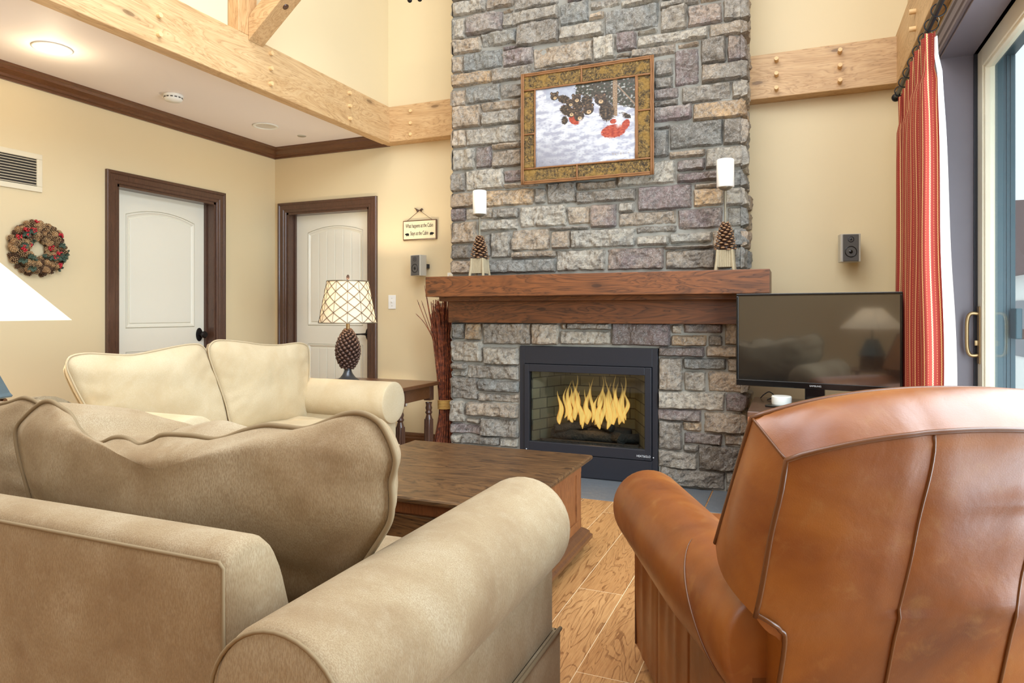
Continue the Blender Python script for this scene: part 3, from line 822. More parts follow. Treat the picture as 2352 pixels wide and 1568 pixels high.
def log(x, y, z, L, r, yaw, pitch, seed):
    bm = B(); rings = []; n = 14
    m = Matrix.Translation((x, y, z)) @ Matrix.Rotation(yaw, 4, 'Z') @ Matrix.Rotation(pitch, 4, 'Y')
    for i in range(15):
        a = -L / 2 + L * i / 14; rg = []
        for k in range(n):
            th = 2 * PI * k / n
            rr = r * (1 + 0.22 * noise.noise(Vector((a * 12 + seed, math.cos(th) * 2, math.sin(th) * 2))) + 0.08 * math.sin(k * 5))
            rg.append(m @ Vector((a, math.cos(th) * rr, math.sin(th) * rr)))
        rings.append(rg)
    loft(bm, rings); return bm
for sp in ((-1.36, 4.62, 0.262, 0.52, 0.036, 0.08, 0.02, 1), (-1.30, 4.70, 0.30, 0.48, 0.036, -0.12, 0.05, 2), (-1.46, 4.64, 0.325, 0.30, 0.03, 0.5, -0.12, 3), (-1.14, 4.60, 0.27, 0.16, 0.036, -0.9, 0.0, 4), (-1.08, 4.64, 0.262, 0.16, 0.030, 0.3, 0.0, 5), (-1.28, 4.66, 0.345, 0.24, 0.028, -0.5, 0.1, 6)):
    obj('log', log(*sp), M['grate'], fp, smooth='all')
tF = NT('flame')
v = tF.coords(); sp_ = tF.n('ShaderNodeSeparateXYZ'); tF.l(v, sp_.inputs[0])
lw = tF.n('ShaderNodeLayerWeight'); lw.inputs['Blend'].default_value = 0.42
zf = tF.math('MULTIPLY', tF.math('SUBTRACT', sp_.outputs['Z'], 0.30), 3.2)
colf = tF.ramp(zf, [(0.0, lin((255, 186, 84))), (0.45, lin((250, 160, 66))), (1.0, lin((214, 108, 44)))])
colf = tF.mix(lin((255, 212, 120)), colf, tF.ramp(lw.outputs['Facing'], [(0.1, (0, 0, 0, 1)), (0.45, (1, 1, 1, 1))]))
em = tF.n('ShaderNodeEmission'); tF.l(colf, em.inputs[0]); em.inputs[1].default_value = 1.3
tr = tF.n('ShaderNodeBsdfTransparent')
streak = tF.noise(tF.coords((60, 60, 7)), 1.0, 3)
al = tF.math('MULTIPLY', tF.ramp(lw.outputs['Facing'], [(0.15, (0.85, 0.85, 0.85, 1)), (0.8, (0.0, 0.0, 0.0, 1))]), tF.ramp(streak, [(0.3, (0.35, 0.35, 0.35, 1)), (0.6, (1, 1, 1, 1))]))
al = tF.math('MULTIPLY', al, tF.ramp(zf, [(0.55, (1, 1, 1, 1)), (1.15, (0.15, 0.15, 0.15, 1))]))
mx = tF.n('ShaderNodeMixShader'); tF.l(al, mx.inputs[0]); tF.l(tr.outputs[0], mx.inputs[1]); tF.l(em.outputs[0], mx.inputs[2]); tF.l(mx.outputs[0], tF.out.inputs['Surface'])
fl = random.Random(5)
FL = [(1297, 895, 960, 6), (1318, 868, 950, 6), (1341, 900, 985, 6), (1360, 875, 970, 6), (1380, 872, 960, 6), (1399, 870, 968, 6), (1416, 868, 960, 6), (1433, 868, 965, 6), (1288, 905, 975, 9), (1304, 880, 965, 8), (1312, 893, 972, 9), (1325, 880, 965, 10), (1334, 905, 975, 10), (1347, 885, 965, 8), (1352, 930, 975, 9), (1366, 915, 980, 8), (1374, 905, 985, 9), (1385, 890, 975, 8), (1395, 885, 985, 9), (1405, 898, 975, 10), (1411, 912, 980, 9), (1421, 885, 975, 9), (1430, 885, 972, 8), (1437, 905, 962, 7)]
for i, (px, yt, yb, w) in enumerate(FL):
    Y = 4.60 + fl.uniform(-0.03, 0.05)
    a = on_y(px, yb, Y); b = on_y(px + fl.uniform(-7, 7), yt - 8, Y)
    bm = B(); rings = []; wr = w * Y / F_PX * 0.92
    for k in range(15):
        q = k / 14
        r = wr * (math.sin(PI * min(1, (q * 0.985 + 0.01)) ** 0.66)) * (1 - 0.35 * q) + 0.0004
        c = a.lerp(b, q) + Vector((0.014 * math.sin(q * 7 + i * 2.1), 0.008 * math.sin(q * 5 + i), 0))
        rings.append([c + Vector((r * math.cos(2 * PI * m_ / 12), r * 0.7 * math.sin(2 * PI * m_ / 12), 0)) for m_ in range(12)])
    loft(bm, rings)
    obj('flame', bm, tF.m, fp, smooth='all')
point('firelight', (-1.3, 4.58, 0.42), 2.6, (1.0, 0.55, 0.2), 0.08)
lp = on_y(1478, 1048, 4.437)
text('maker_badge', 'HEAT&GLO', 0.020, M['logo'], fp, facing(lp), sx=0.9)
bm = B(); lathe(bm, [(0, 0), (0.004, 0), (0.004, 0.004)], (lp.x + 0.065, 4.436, lp.z - 0.004), 10, axis='Y'); obj('screw', bm, M['logo'], fp); bm = B(); lathe(bm, [(0, 0), (0.004, 0), (0.004, 0.004)], (-1.755, 4.436, 0.175), 10, axis='Y'); obj('screw', bm, M['logo'], fp)

# ------------------------------------------------------------------ framed painting
PX0, PX1, PZ0, PZ1 = -1.768, -0.842, 2.037, 2.809
IX0, IX1, IZ0, IZ1 = -1.662, -0.962, 2.148, 2.688
pic = thing('framed_painting', 'painting of bear cubs sledding on snow in a bark and twig frame', 'painting', ((PX0 + PX1) / 2, 4.41, PZ0))
tbk = NT('birch_bark_gold'); v = tbk.coords((1, 1, 1))
n1 = tbk.noise(v, 70, 6, 0.75, 0.8); n2 = tbk.noise(v, 14, 4, 0.6)
cb = tbk.ramp(n1, [(0.36, lin((24, 18, 12))), (0.47, lin((82, 62, 32))), (0.57, lin((138, 108, 54))), (0.74, lin((176, 148, 92)))])
cb = tbk.mix(cb, lin((152, 116, 50)), tbk.math('MULTIPLY', tbk.ramp(n2, [(0.5, (0, 0, 0, 1)), (0.62, (1, 1, 1, 1))]), 0.75))
tbk.set(Base_Color=cb, Roughness=0.6); tbk.bump(n1, 0.9, 0.01)
M['twig'] = plain('frame_twig', (132, 88, 48), 0.6, bump=(80, 0.5, 0.004))
bm = B(); box(bm, PX0 + 0.01, PX1 - 0.01, 4.385, 4.425, PZ0 + 0.01, PZ1 - 0.01); obj('backing', bm, M['trimX'], pic)
def bark(x0, x1, z0, z1):
    bm = B()
    def f(u, v):
        p = Vector((x0 + (x1 - x0) * u, 0, z0 + (z1 - z0) * v)); e = min(u, 1 - u, v, 1 - v)
        return Vector((p.x, 4.383 - (0.006 + 0.005 * noise.noise(p * 40) + 0.003 * noise.noise(p * 110)) * (0 if e < 1e-6 else 1), p.z))
    grid(bm, f, max(4, int((x1 - x0) / 0.008)), max(4, int((z1 - z0) / 0.008)), smooth=False)
    obj('bark_panel', bm, tbk.m, pic)
xm, xm2 = -1.33, -1.36; zm, zm2 = 2.385, 2.46
bark(PX0 + 0.012, xm, IZ1 + 0.006, PZ1 - 0.012); bark(xm, PX1 - 0.012, IZ1 + 0.006, PZ1 - 0.012)
bark(PX0 + 0.012, xm2, PZ0 + 0.012, IZ0 - 0.006); bark(xm2, PX1 - 0.012, PZ0 + 0.012, IZ0 - 0.006)
bark(PX0 + 0.012, IX0 - 0.008, IZ0, zm); bark(PX0 + 0.012, IX0 - 0.008, zm, IZ1); bark(IX1 + 0.008, PX1 - 0.012, IZ0, zm2); bark(IX1 + 0.008, PX1 - 0.012, zm2, IZ1)
def twig(a, b, r=0.0065):
    a, b = Vector(a), Vector(b); L = (b - a).length; n = max(3, int(L / 0.05)); bm = B()
    pts = [a.lerp(b, k / n) + Vector((0.0022 * noise.noise(Vector((k * 0.9, a.x * 9, a.z * 9))), 0, 0.0022 * noise.noise(Vector((a.x * 9, k * 0.9, 3))))) for k in range(n + 1)]
    tube(bm, pts, [r * (1 + 0.15 * math.sin(k * 2.3)) for k in range(n + 1)], 8); obj('frame_twig', bm, M['twig'], pic, smooth='all')
yt = 4.374
for z in (PZ0 + 0.004, PZ1 - 0.004, PZ0 + 0.016, PZ1 - 0.016): twig((PX0, yt, z), (PX1, yt, z))
for x in (PX0 + 0.004, PX1 - 0.004, PX1 - 0.017, PX0 + 0.016): twig((x, yt - 0.004, PZ0), (x, yt - 0.004, PZ1))
for z in (IZ0 - 0.004, IZ1 + 0.004): twig((PX0 + 0.01, yt, z), (PX1 - 0.01, yt, z))
for x in (IX0 - 0.004, IX1 + 0.004, IX1 + 0.012): twig((x, yt, IZ0), (x, yt, IZ1))
twig((xm, yt, IZ1), (xm, yt, PZ1)); twig((xm2, yt, PZ0), (xm2, yt, IZ0)); twig((PX0, yt, zm), (IX0, yt, zm)); twig((IX1, yt, zm2), (PX1, yt, zm2))
# the canvas: brushwork computed per vertex in the picture's own coordinates (1095 x 843 units)
def ell(x, y, cx, cy, rx, ry, rot=0.0):
    dx, dy = x - cx, y - cy; c, s = math.cos(rot), math.sin(rot)
    a = (dx * c + dy * s) / rx; b = (-dx * s + dy * c) / ry
    return math.sqrt(a * a + b * b)
def paint(u, v):
    x, y = u * 1095, v * 860
    nz = noise.noise(Vector((x / 90, y / 40, 0))); nf = noise.noise(Vector((x / 30, y / 14, 5))); ng = noise.noise(Vector((x / 9, y / 7, 9)))
    def mixc(a, b, t): t = max(0, min(1, t)); return tuple(p + (q - p) * t for p, q in zip(a, b))
    c = mixc((176, 176, 190), (232, 232, 236), 0.55 + 1.5 * nz + 0.9 * nf)
    c = mixc(c, (140, 138, 148), 0.95 * max(0, (y - 480) / 380) * max(0, 1 - x / 800) + 0.6 * max(0, nf - 0.15))
    c = mixc(c, (172, 178, 192), 0.7 if (y < 150 - x * 0.02 + 60 * nz and 120 < x < 560) else 0)
    edge = 110 + (x - 470) * 0.36 + 26 * nf
    if x > 455 + 45 * nf and y < max(edge, 60) and y < 330:
        g2 = noise.noise(Vector((x / 26, y / 20, 2))); c = mixc((46, 40, 32), (92, 82, 68), 0.5 + 1.3 * g2 + 0.4 * ng)
        if g2 > 0.34 and ng > -0.2: c = (176, 178, 172)
        elif g2 < -0.25: c = mixc((34, 46, 34), (60, 72, 52), 0.5 + ng)
    if 855 < x < 905 and y < 390 - 40 * nf: c = mixc((120, 88, 60), (186, 160, 130), 0.5 + ng)
    for a_, b_, x0, y0 in ((0.0, 1.0, 870, 20), (0.2, 1.0, 880, 40)):
        if abs((x - x0) * 0.86 - (y - y0) * 0.72) < 5 and y < 430 and y > 30: c = (150, 126, 104)
    for q in ((455, 360, 80, 70, 0.4), (860, 545, 130, 72, -0.05), (990, 490, 40, 60, 0.5), (330, 235, 40, 32, 0.5), (860, 440, 36, 26, 0)):
        if ell(x, y, *q) < 1 + 0.15 * ng: c = mixc((158, 48, 28), (206, 92, 62), 0.45 + nf + 0.4 * ng)
    g3 = noise.noise(Vector((x / 24, y / 17, 4))) + 0.45 * noise.noise(Vector((x / 8, y / 11, 6)))
    fur = lambda: mixc((34, 25, 20), (126, 100, 74), 0.34 + 1.0 * g3)
    for q in ((320, 140, 74, 44, 0.35), (350, 262, 78, 54, 0.5), (575, 190, 66, 58, 0.7), (478, 238, 60, 66, 0), (790, 325, 78, 108, -0.2), (740, 215, 50, 56, -0.4), (985, 390, 68, 26, 0.45), (330, 370, 36, 46, 0), (1000, 400, 26, 12, -0.7)):
        if ell(x, y, *q) < 1 + 0.22 * ng: c = fur()
    for hx, hy, r in ((215, 95, 46), (392, 190, 46), (462, 150, 52), (402, 295, 54), (492, 345, 56), (592, 285, 60), (722, 190, 62)):
        for s_ in (-1, 1):
            if ell(x, y, hx + s_ * r * 0.72, hy - r * 0.75, r * 0.34, r * 0.36) < 1: c = (44, 32, 26)
            if ell(x, y, hx + s_ * r * 0.72, hy - r * 0.70, r * 0.17, r * 0.2) < 1: c = (150, 116, 90)
        if ell(x, y, hx, hy, r, r * 0.95) < 1 + 0.1 * ng: c = mixc((46, 34, 28), (116, 92, 70), 0.32 + 0.9 * g3 - 0.3 * (y - hy) / r)
        if ell(x, y, hx + 6, hy + r * 0.42, r * 0.40, r * 0.34) < 1: c = mixc((190, 150, 106), (224, 196, 154), 0.5 + ng)
        if ell(x, y, hx + 7, hy + r * 0.30, r * 0.13, r * 0.1) < 1: c = (26, 20, 18)
        for s_ in (-1, 1):
            if ell(x, y, hx + s_ * r * 0.36, hy - r * 0.08, r * 0.09, r * 0.08) < 1: c = (20, 14, 12)
    # thrown snow over the lower part of the group
    for q in ((620, 440, 120, 60, -0.6), (400, 490, 150, 40, 0.35), (930, 430, 46, 110, 0.3), (700, 470, 90, 40, -0.4), (520, 410, 60, 40, -0.9), (150, 200, 110, 60, 0.7), (760, 640, 240, 50, 0.05), (230, 330, 90, 90, 0.4)):
        d_ = ell(x, y, *q)
        if d_ < 1: c = mixc(c, (222, 222, 228), (1 - d_) * 1.5 + 0.5 * nf + 0.3 * ng)
    if 850 < x < 1040 and 775 < y < 800 and ng > 0.05 and math.sin(x / 4.5) > 0: c = mixc(c, (170, 150, 120), 0.7)
    return tuple(k_ * 0.66 for k_ in lin(c)[:3]) + (1,)
bm = B(); lay = bm.verts.layers.float_color.new('Col'); NU, NV = 300, 232
vs = grid(bm, lambda u, v: Vector((IX0 + (IX1 - IX0) * u, 4.381, IZ1 + (IZ0 - IZ1) * v)), NU, NV)
for i in range(NU + 1):
    for j in range(NV + 1): vs[i][j][lay] = paint(i / NU, j / NV)
tp = NT('oil_painting'); at = tp.n('ShaderNodeVertexColor'); at.layer_name = 'Col'; tp.set(Base_Color=at.outputs['Color'], Roughness=0.35)
obj('canvas', bm, tp.m, pic)

# ------------------------------------------------------------------ pinecones
def cone(bm, base, H, prof, rings, per, sl, sw, tilt0=-0.2, tilt1=0.9, th=0.22, mi=0, mi2=None, seedv=0, core=0.55):
    """pinecone along +z from base; prof(t)->radius; scales spiral up on the golden angle"""
    base = Vector(base)
    lathe(bm, [(0, 0)] + [(prof(k / 8) * core, H * k / 8) for k in range(9)] + [(0, H)], base, 10, mi=mi)
    N = rings * per; ga = 2.399963
    for i in range(N):
        t = (i + 0.5) / N; a = i * ga + seedv
        r = prof(t); z = H * t
        tl = tilt0 + (tilt1 - tilt0) * t
        outw = Vector((math.cos(a), math.sin(a), 0)); d = (outw * math.cos(tl) + Vector((0, 0, 1)) * math.sin(tl)).normalized()
        s = Vector((-math.sin(a), math.cos(a), 0)); n = s.cross(d).normalized() * -1
        k = 0.55 + 0.45 * min(1, r / max(prof(0.4), 1e-6))
        L, w_, h_ = sl * k, sw * k, sw * k * th
        c = base + Vector((0, 0, z)) + outw * max(0, r * 0.98 - L * 0.45 * math.cos(tl))
        # spoon-shaped scale: 3 stations
        ringv = []
        for st, ww, hh in ((-0.5, 0.45, 0.6), (0.15, 0.9, 0.9), (0.42, 0.8, 1.5), (0.55, 0.25, 0.9)):
            ctr = c + d * (L * st) + n * (h_ * 0.6 * st)
            ringv.append([bm.verts.new(ctr + s * (w_ * 0.5 * ww * math.cos(q)) + n * (h_ * 0.5 * hh * math.sin(q))) for q in [2 * PI * m_ / 6 for m_ in range(6)]])
        for ri, (A, Bv) in enumerate(zip(ringv, ringv[1:])):
            for q in range(6):
                f = bm.faces.new((A[q], A[(q + 1) % 6], Bv[(q + 1) % 6], Bv[q])); f.smooth = True
                f.material_index = mi2 if (mi2 is not None and ri == 2) else mi
        f = bm.faces.new(ringv[-1]); f.material_index = mi2 if mi2 is not None else mi
    return bm

# ------------------------------------------------------------------ candle holders on the mantel
def candle_holder(x, Y, Hc, ch, cr, label, lead):
    z0 = 1.392; t = thing('candle_holder', label, 'candle holder', (x, Y, z0), group=None)
    bw = 0.085; bh = 0.105
    bm = B()
    for k in range(8):
        for yy in (-bw / 2, bw / 2):
            xx = -bw / 2 + bw * (k + 0.5) / 8
            tube(bm, [(x + xx, Y + yy, z0 + 0.022), (x + xx + 0.001, Y + yy, z0 + 0.022 + bh * 0.5), (x + xx, Y + yy, z0 + 0.02 + bh)], 0.0056, 7)
        yy = -bw / 2 + bw * (k + 0.5) / 8
        for xx in (-bw / 2, bw / 2):
            tube(bm, [(x + xx, Y + yy, z0 + 0.022), (x + xx, Y + yy, z0 + 0.02 + bh)], 0.0056, 7)
    box(bm, x - bw / 2, x + bw / 2, Y - bw / 2, Y + bw / 2, z0 + 0.025, z0 + 0.018 + bh)
    obj('twig_box', bm, M['birch'], t, smooth=True)
    for sx in (-1, 1):
        for sy in (-1, 1):
            bm = B(); tube(bm, [(x + sx * (bw / 2 + 0.010), Y + sy * (bw / 2 + 0.01), z0), (x + sx * (bw / 2 + 0.003), Y + sy * (bw / 2 + 0.003), z0 + 0.06), (x + sx * bw / 2, Y + sy * bw / 2, z0 + 0.022 + bh)], [0.0095, 0.009, 0.007], 9)
            obj('leg', bm, M['birch'], t, smooth=True)
    bm = B(); zc = z0 + bh + 0.018
    cone(bm, (x, Y, zc), Hc, lambda q: 0.052 * (1 - q) ** 0.55 + 0.014, 9, 9, 0.042, 0.034, 0.05, 0.9, 0.20, 0, 1, x * 3)
    obj('pinecone', bm, [M['cone'], M['conetip']], t)
    bm = B(); zt = z0 + ch
    lathe(bm, [(0.006, zc + Hc - 0.02 - z0), (0.0055, ch - 0.03), (0.0075, ch - 0.026), (0.0075, ch - 0.022), (0.012, ch - 0.02), (0.030, ch - 0.012), (0.041, ch - 0.001), (0.041, ch), (0, ch)], (x, Y, z0), 24)
    obj('stem_and_cup', bm, M['pewter'], t, smooth='all')
    c = obj('pillar_candle', lathe(B(), [(0, 0), (cr - 0.003, 0), (cr, 0.003), (cr, lead - 0.004), (cr - 0.004, lead), (cr * 0.5, lead - 0.004), (0, lead - 0.006)], (x, Y, zt), 36), M['candle'], None, smooth='all')
    return c
c = candle_holder(-2.032, 4.25, 0.155, 0.436, 0.0485, 'pinecone and birch twig candle holder at the left end of the mantel', 0.165)
tag(c, 'white pillar candle on the left pinecone holder', 'candle', None)
c = candle_holder(-0.387, 4.25, 0.165, 0.506, 0.0515, 'taller pinecone and birch twig candle holder at the right end of the mantel', 0.168)
tag(c, 'white pillar candle on the right, taller pinecone holder', 'candle', None)

# ------------------------------------------------------------------ wall speakers
def speaker(loc, rz, label, w=0.115, h=0.168, d=0.10):
    t = thing('wall_speaker', label, 'speaker', loc, rz)
    bm = B(); prism(bm, [(-w / 2, -d / 2), (w / 2, -d / 2), (w / 2 + 0.0, d / 2 - 0.03), (w / 2 - 0.03, d / 2), (-w / 2 + 0.03, d / 2), (-w / 2, d / 2 - 0.03)], 'Z', 0, h, bev=0.003)
    obj('cabinet', bm, M['silver'], t, local=True)
    bm = B(); box(bm, -w / 2 + 0.012, w / 2 - 0.012, -d / 2 - 0.005, -d / 2 + 0.002, 0.004, h - 0.004, bev=0.003); obj('baffle', bm, M['grill'], t, local=True)
    bm = B(); lathe(bm, [(0.036, 0), (0.034, -0.004), (0.030, -0.001), (0.012, 0.0), (0.010, -0.004), (0, -0.006)], (0, -d / 2 - 0.004, h * 0.36), 28, axis='Y'); obj('woofer', bm, M['blackgloss'], t, local=True)
    bm = B(); lathe(bm, [(0.019, 0), (0.018, -0.003), (0.012, 0.0), (0.007, -0.001), (0.005, -0.004), (0, -0.005)], (0, -d / 2 - 0.004, h * 0.80), 24, axis='Y'); obj('tweeter', bm, M['black'], t, local=True)
    bm = B(); box(bm, -0.02, 0.02, d / 2 - 0.005, d / 2 + 0.045, h * 0.4, h * 0.6); obj('bracket', bm, M['black'], t, local=True)
    return t
speaker((-2.81, 4.748, 1.438), R(-14), 'silver and grey wall speaker left of the fireplace, below the cabin sign')
s = speaker((0.314, 4.748, 1.458), R(10), 'silver and grey wall speaker on the right wall section, above the television', 0.115, 0.176)

# ------------------------------------------------------------------ hanging sign
sg = thing('hanging_sign', 'cream wooden sign about the cabin hung by twine on the back wall', 'sign', (-2.853, YB, 1.742))
bm = B(); box(bm, -3.012, -2.694, YB - 0.022, YB - 0.004, 1.742, 1.905, bev=0.004); obj('board', bm, M['trimX'], sg)
bm = B(); box(bm, -3.004, -2.702, YB - 0.0245, YB - 0.01, 1.750, 1.897, bev=0.002); obj('face', bm, plain('sign_cream', (232, 214, 174), 0.6), sg)
blk = plain('sign_black', (30, 28, 26), 0.6)
text('lettering', 'What happens at the Cabin', 0.048, blk, sg, facing((-2.853, YB - 0.0252, 1.858)), sx=0.49)
text('lettering', 'Stays at the Cabin', 0.048, blk, sg, facing((-2.853, YB - 0.0252, 1.795)), sx=0.49)
for sx, cx in ((1, -2.966), (-1, -2.738)):
    bm = B(); m = Matrix.Translation((cx, YB - 0.0255, 1.79)) @ Matrix.Diagonal((sx, 1, 1, 1))
    def dsk(x, z, a, b): prism(bm, [(x + a * math.cos(q), z + b * math.sin(q)) for q in [2 * PI * k / 14 for k in range(14)]], 'Y', -0.0005, 0.0005, mtx=m)
    dsk(0, 0, 0.016, 0.010); dsk(-0.016, 0.0, 0.0075, 0.006); dsk(-0.013, 0.006, 0.0025, 0.003)
    for x in (-0.009, -0.003, 0.007, 0.013): box(bm, x - 0.002, x + 0.002, -0.0005, 0.0005, -0.015, 0.0, mtx=m)
    obj('bear_silhouette', bm, blk, sg)
bm = B(); tube(bm, [(-2.975, YB - 0.013, 1.905), (-2.86, YB - 0.01, 1.985)], 0.0018, 6); tube(bm, [(-2.74, YB - 0.013, 1.905), (-2.86, YB - 0.01, 1.985)], 0.0018, 6)
obj('twine', bm, M['trimX'], sg)
bm = B()
for p in (((0, 0), (-0.030, 0.012), (-0.045, 0.022)), ((0, 0), (0.025, 0.012), (0.035, 0.004)), ((0, 0), (-0.018, -0.006), (-0.03, 0.006)), ((0, 0), (0.022, -0.004), (0.012, 0.008))):
    tube(bm, [(-2.86 + a, YB - 0.012, 1.985 + b) for a, b in p], [0.003, 0.006, 0.003], 6)
obj('bow', bm, M['cone'], sg)

# ------------------------------------------------------------------ switch and outlets
def plate(x, z, w, h, label, cat, kind):
    t = thing('light_switch' if kind == 's' else 'wall_outlet', label, cat, (x, YB, z - h / 2))
    bm = B(); box(bm, x - w / 2, x + w / 2, YB - 0.006, YB, z - h / 2, z + h / 2, bev=0.002); obj('cover_plate', bm, M['white'], t)
    if kind == 's':
        bm = B(); box(bm, x - 0.005, x + 0.005, YB - 0.016, YB - 0.005, z - 0.002, z + 0.012, bev=0.001); obj('toggle', bm, M['white'], t)
        for dz in (-0.032, 0.032):
            bm = B(); lathe(bm, [(0, -0.0075), (0.003, -0.007), (0.003, -0.005)], (x, YB, z + dz), 8, axis='Y'); obj('screw', bm, M['pewter'], t)
    else:
        for dz in (-0.02, 0.02):
            bm = B(); lathe(bm, [(0, -0.009), (0.015, -0.008), (0.016, -0.005)], (x, YB, z + dz), 18, axis='Y'); obj('socket', bm, M['cream'], t)
plate(-3.13, 1.23, 0.072, 0.117, 'white toggle light switch beside the right door', 'light switch', 's')
plate(-3.02, 0.42, 0.072, 0.117, 'white outlet low on the back wall behind the side table', 'outlet', 'o')
plate(-2.572, 1.415, 0.06, 0.10, 'small white outlet on the back wall just above the left end of the mantel', 'outlet', 'o')

# ------------------------------------------------------------------ twig bundle
tw = thing('twig_bundle', 'tall sheaf of red-brown twigs tied with straw rope beside the chimney', 'dried twigs', (-2.49, 4.60, 0))
rt = random.Random(21)
tt = NT('willow_twig'); v = tt.coords(); tt.set(Base_Color=tt.ramp(tt.noise(v, 40, 3), [(0.35, lin((74, 32, 18))), (0.6, lin((142, 70, 38))), (0.75, lin((184, 116, 70)))]), Roughness=0.55)
bm = B(); cx, cy = -2.492, 4.60
for i in range(330):
    a = rt.uniform(0, 2 * PI); q = math.sqrt(rt.random())
    rb, rm, rtp = 0.125 * q, 0.050 * q, 0.15 * q
    h = rt.uniform(1.0, 1.245) if q > 0.3 else rt.uniform(1.15, 1.245); ph = a + rt.uniform(-0.35, 0.35)
    top = Vector((cx - 0.02 + rtp * math.cos(ph) * 0.62, cy - 0.02 + rtp * math.sin(ph) * 0.55, h))
    if top.x > -2.40: top.x = -2.40
    P = [(cx + rb * math.cos(a) * 0.8 - 0.02, cy + rb * math.sin(a) * 0.9, 0.0), (cx + rm * math.cos(a) * 1.2, cy + rm * math.sin(a) * 1.2, 0.30), (cx + rm * math.cos(a), cy + rm * math.sin(a), 0.43),
         (cx + (rm * 1.35) * math.cos(a), cy + rm * 1.35 * math.sin(a), 0.65), (top + (Vector((cx, cy, 0.43)) - top) * 0.3 + Vector((rt.uniform(-.012, .012), rt.uniform(-.012, .012), 0))), top]
    tube(bm, spline(P, 3), 0.0030, 4, cap=False)
obj('twigs', bm, tt.m, tw, kind='stuff')
for px, py, w in ((958, 688, 1), (955, 720, 1), (975, 655, 1), (968, 690, 0.8), (978, 668, 0.8)):
    e = on_y(px, py, 4.56); bm = B()
    tube(bm, spline([(cx, cy, 0.43), (cx - 0.03, cy, 0.75), ((cx + e.x) / 2 - 0.02, 4.57, 1.02), e], 5), [0.0028] * 15 + [0.0012], 5); obj('loose_twig', bm, tt.m, tw)
bm = B()
tube(bm, [(cx + 0.056 * math.cos(a), cy + 0.056 * math.sin(a), 0.395 + 0.07 * a / (12 * PI)) for a in [2 * PI * k / 20 for k in range(121)]], 0.0062, 7); obj('rope_tie', bm, M['rope'], tw, smooth='all')

# ------------------------------------------------------------------ soffit fixtures
def downlight(x, y, lit, label):
    t = thing('ceiling_light', label, 'ceiling light', (x, y, 2.63), group=None)
    bm = B(); lathe(bm, [(0.075, -0.0005), (0.073, 0.0), (0.098, -0.001), (0.100, -0.005), (0.092, -0.008), (0.076, -0.006), (0.074, 0.0)], (x, y, 2.63), 36); obj('trim_ring', bm, M['white'], t, smooth='all')
    bm = B(); lathe(bm, [(0.076, -0.002), (0.06, 0.0), (0.0, 0.0)] if not lit else [(0.076, -0.003), (0, -0.003)], (x, y, 2.629 if not lit else 2.6295), 36)
    obj('lens', bm, emit('lamp_glow', (255, 226, 170), 1.3) if lit else plain('lamp_off', (214, 206, 194), 0.5), t)
    if lit: point('downlight', (x, y, 2.50), 3, (1.0, 0.82, 0.55), 0.06)
downlight(-3.853, 2.488, True, 'lit recessed ceiling light glowing warm in the soffit')
downlight(-3.892, 4.185, False, 'unlit recessed ceiling light in the soffit near the corner')
sd = thing('smoke_detector', 'round white smoke detector on the soffit ceiling', 'smoke detector', (-3.921, 3.346, 2.63))
bm = B(); lathe(bm, [(0, 0), (0.062, 0), (0.064, -0.010), (0.058, -0.014), (0.058, -0.03), (0.050, -0.042), (0.0, -0.046)], (-3.921, 3.346, 2.63), 36); obj('body', bm, M['white'], sd, smooth='all')
bm = B()
for k in range(14):
    a = 2 * PI * k / 14; box(bm, 0.056, 0.0592, -0.008, 0.008, -0.027, -0.019, mtx=Matrix.Translation((-3.921, 3.346, 2.63)) @ Matrix.Rotation(a, 4, 'Z'))
obj('vent_slots', bm, M['grill'], sd)
bm = B(); lathe(bm, [(0, -0.004), (0.034, -0.004), (0.037, 0)], (-3.831, 4.54, 2.63), 24)
tag(obj('sprinkler_cover', bm, M['silver'], None, smooth='all'), 'small flat round cover plate on the soffit near the corner', 'ceiling plate')

# ------------------------------------------------------------------ return air vent
vt = thing('air_vent', 'cream louvred air vent high on the left wall', 'vent', (XL, 2.44, 1.9))
y0, y1, z0, z1 = 2.14, 2.767, 1.898, 2.136
bm = B()
for a in ((y0, y1, z0, z0 + 0.034), (y0, y1, z1 - 0.034, z1), (y0, y0 + 0.034, z0 + 0.034, z1 - 0.034), (y1 - 0.034, y1, z0 + 0.034, z1 - 0.034)): box(bm, XL, XL + 0.012, *a, bev=0.003)
obj('frame', bm, M['cream'], vt)
bm = B(); box(bm, XL - 0.0, XL + 0.002, y0 + 0.03, y1 - 0.03, z0 + 0.03, z1 - 0.03); obj('duct_opening', bm, plain('duct_dark', (58, 50, 42), 0.7), vt)
bm = B()
for k in range(10):
    z = z0 + 0.034 + 0.017 * (k + 0.5); box(bm, 0, 0.012, y0 + 0.034, y1 - 0.034, -0.0015, 0.0015, mtx=Matrix.Translation((XL + 0.003, 0, z)) @ Matrix.Rotation(R(20), 4, 'Y'))
obj('louvres', bm, M['cream'], vt)

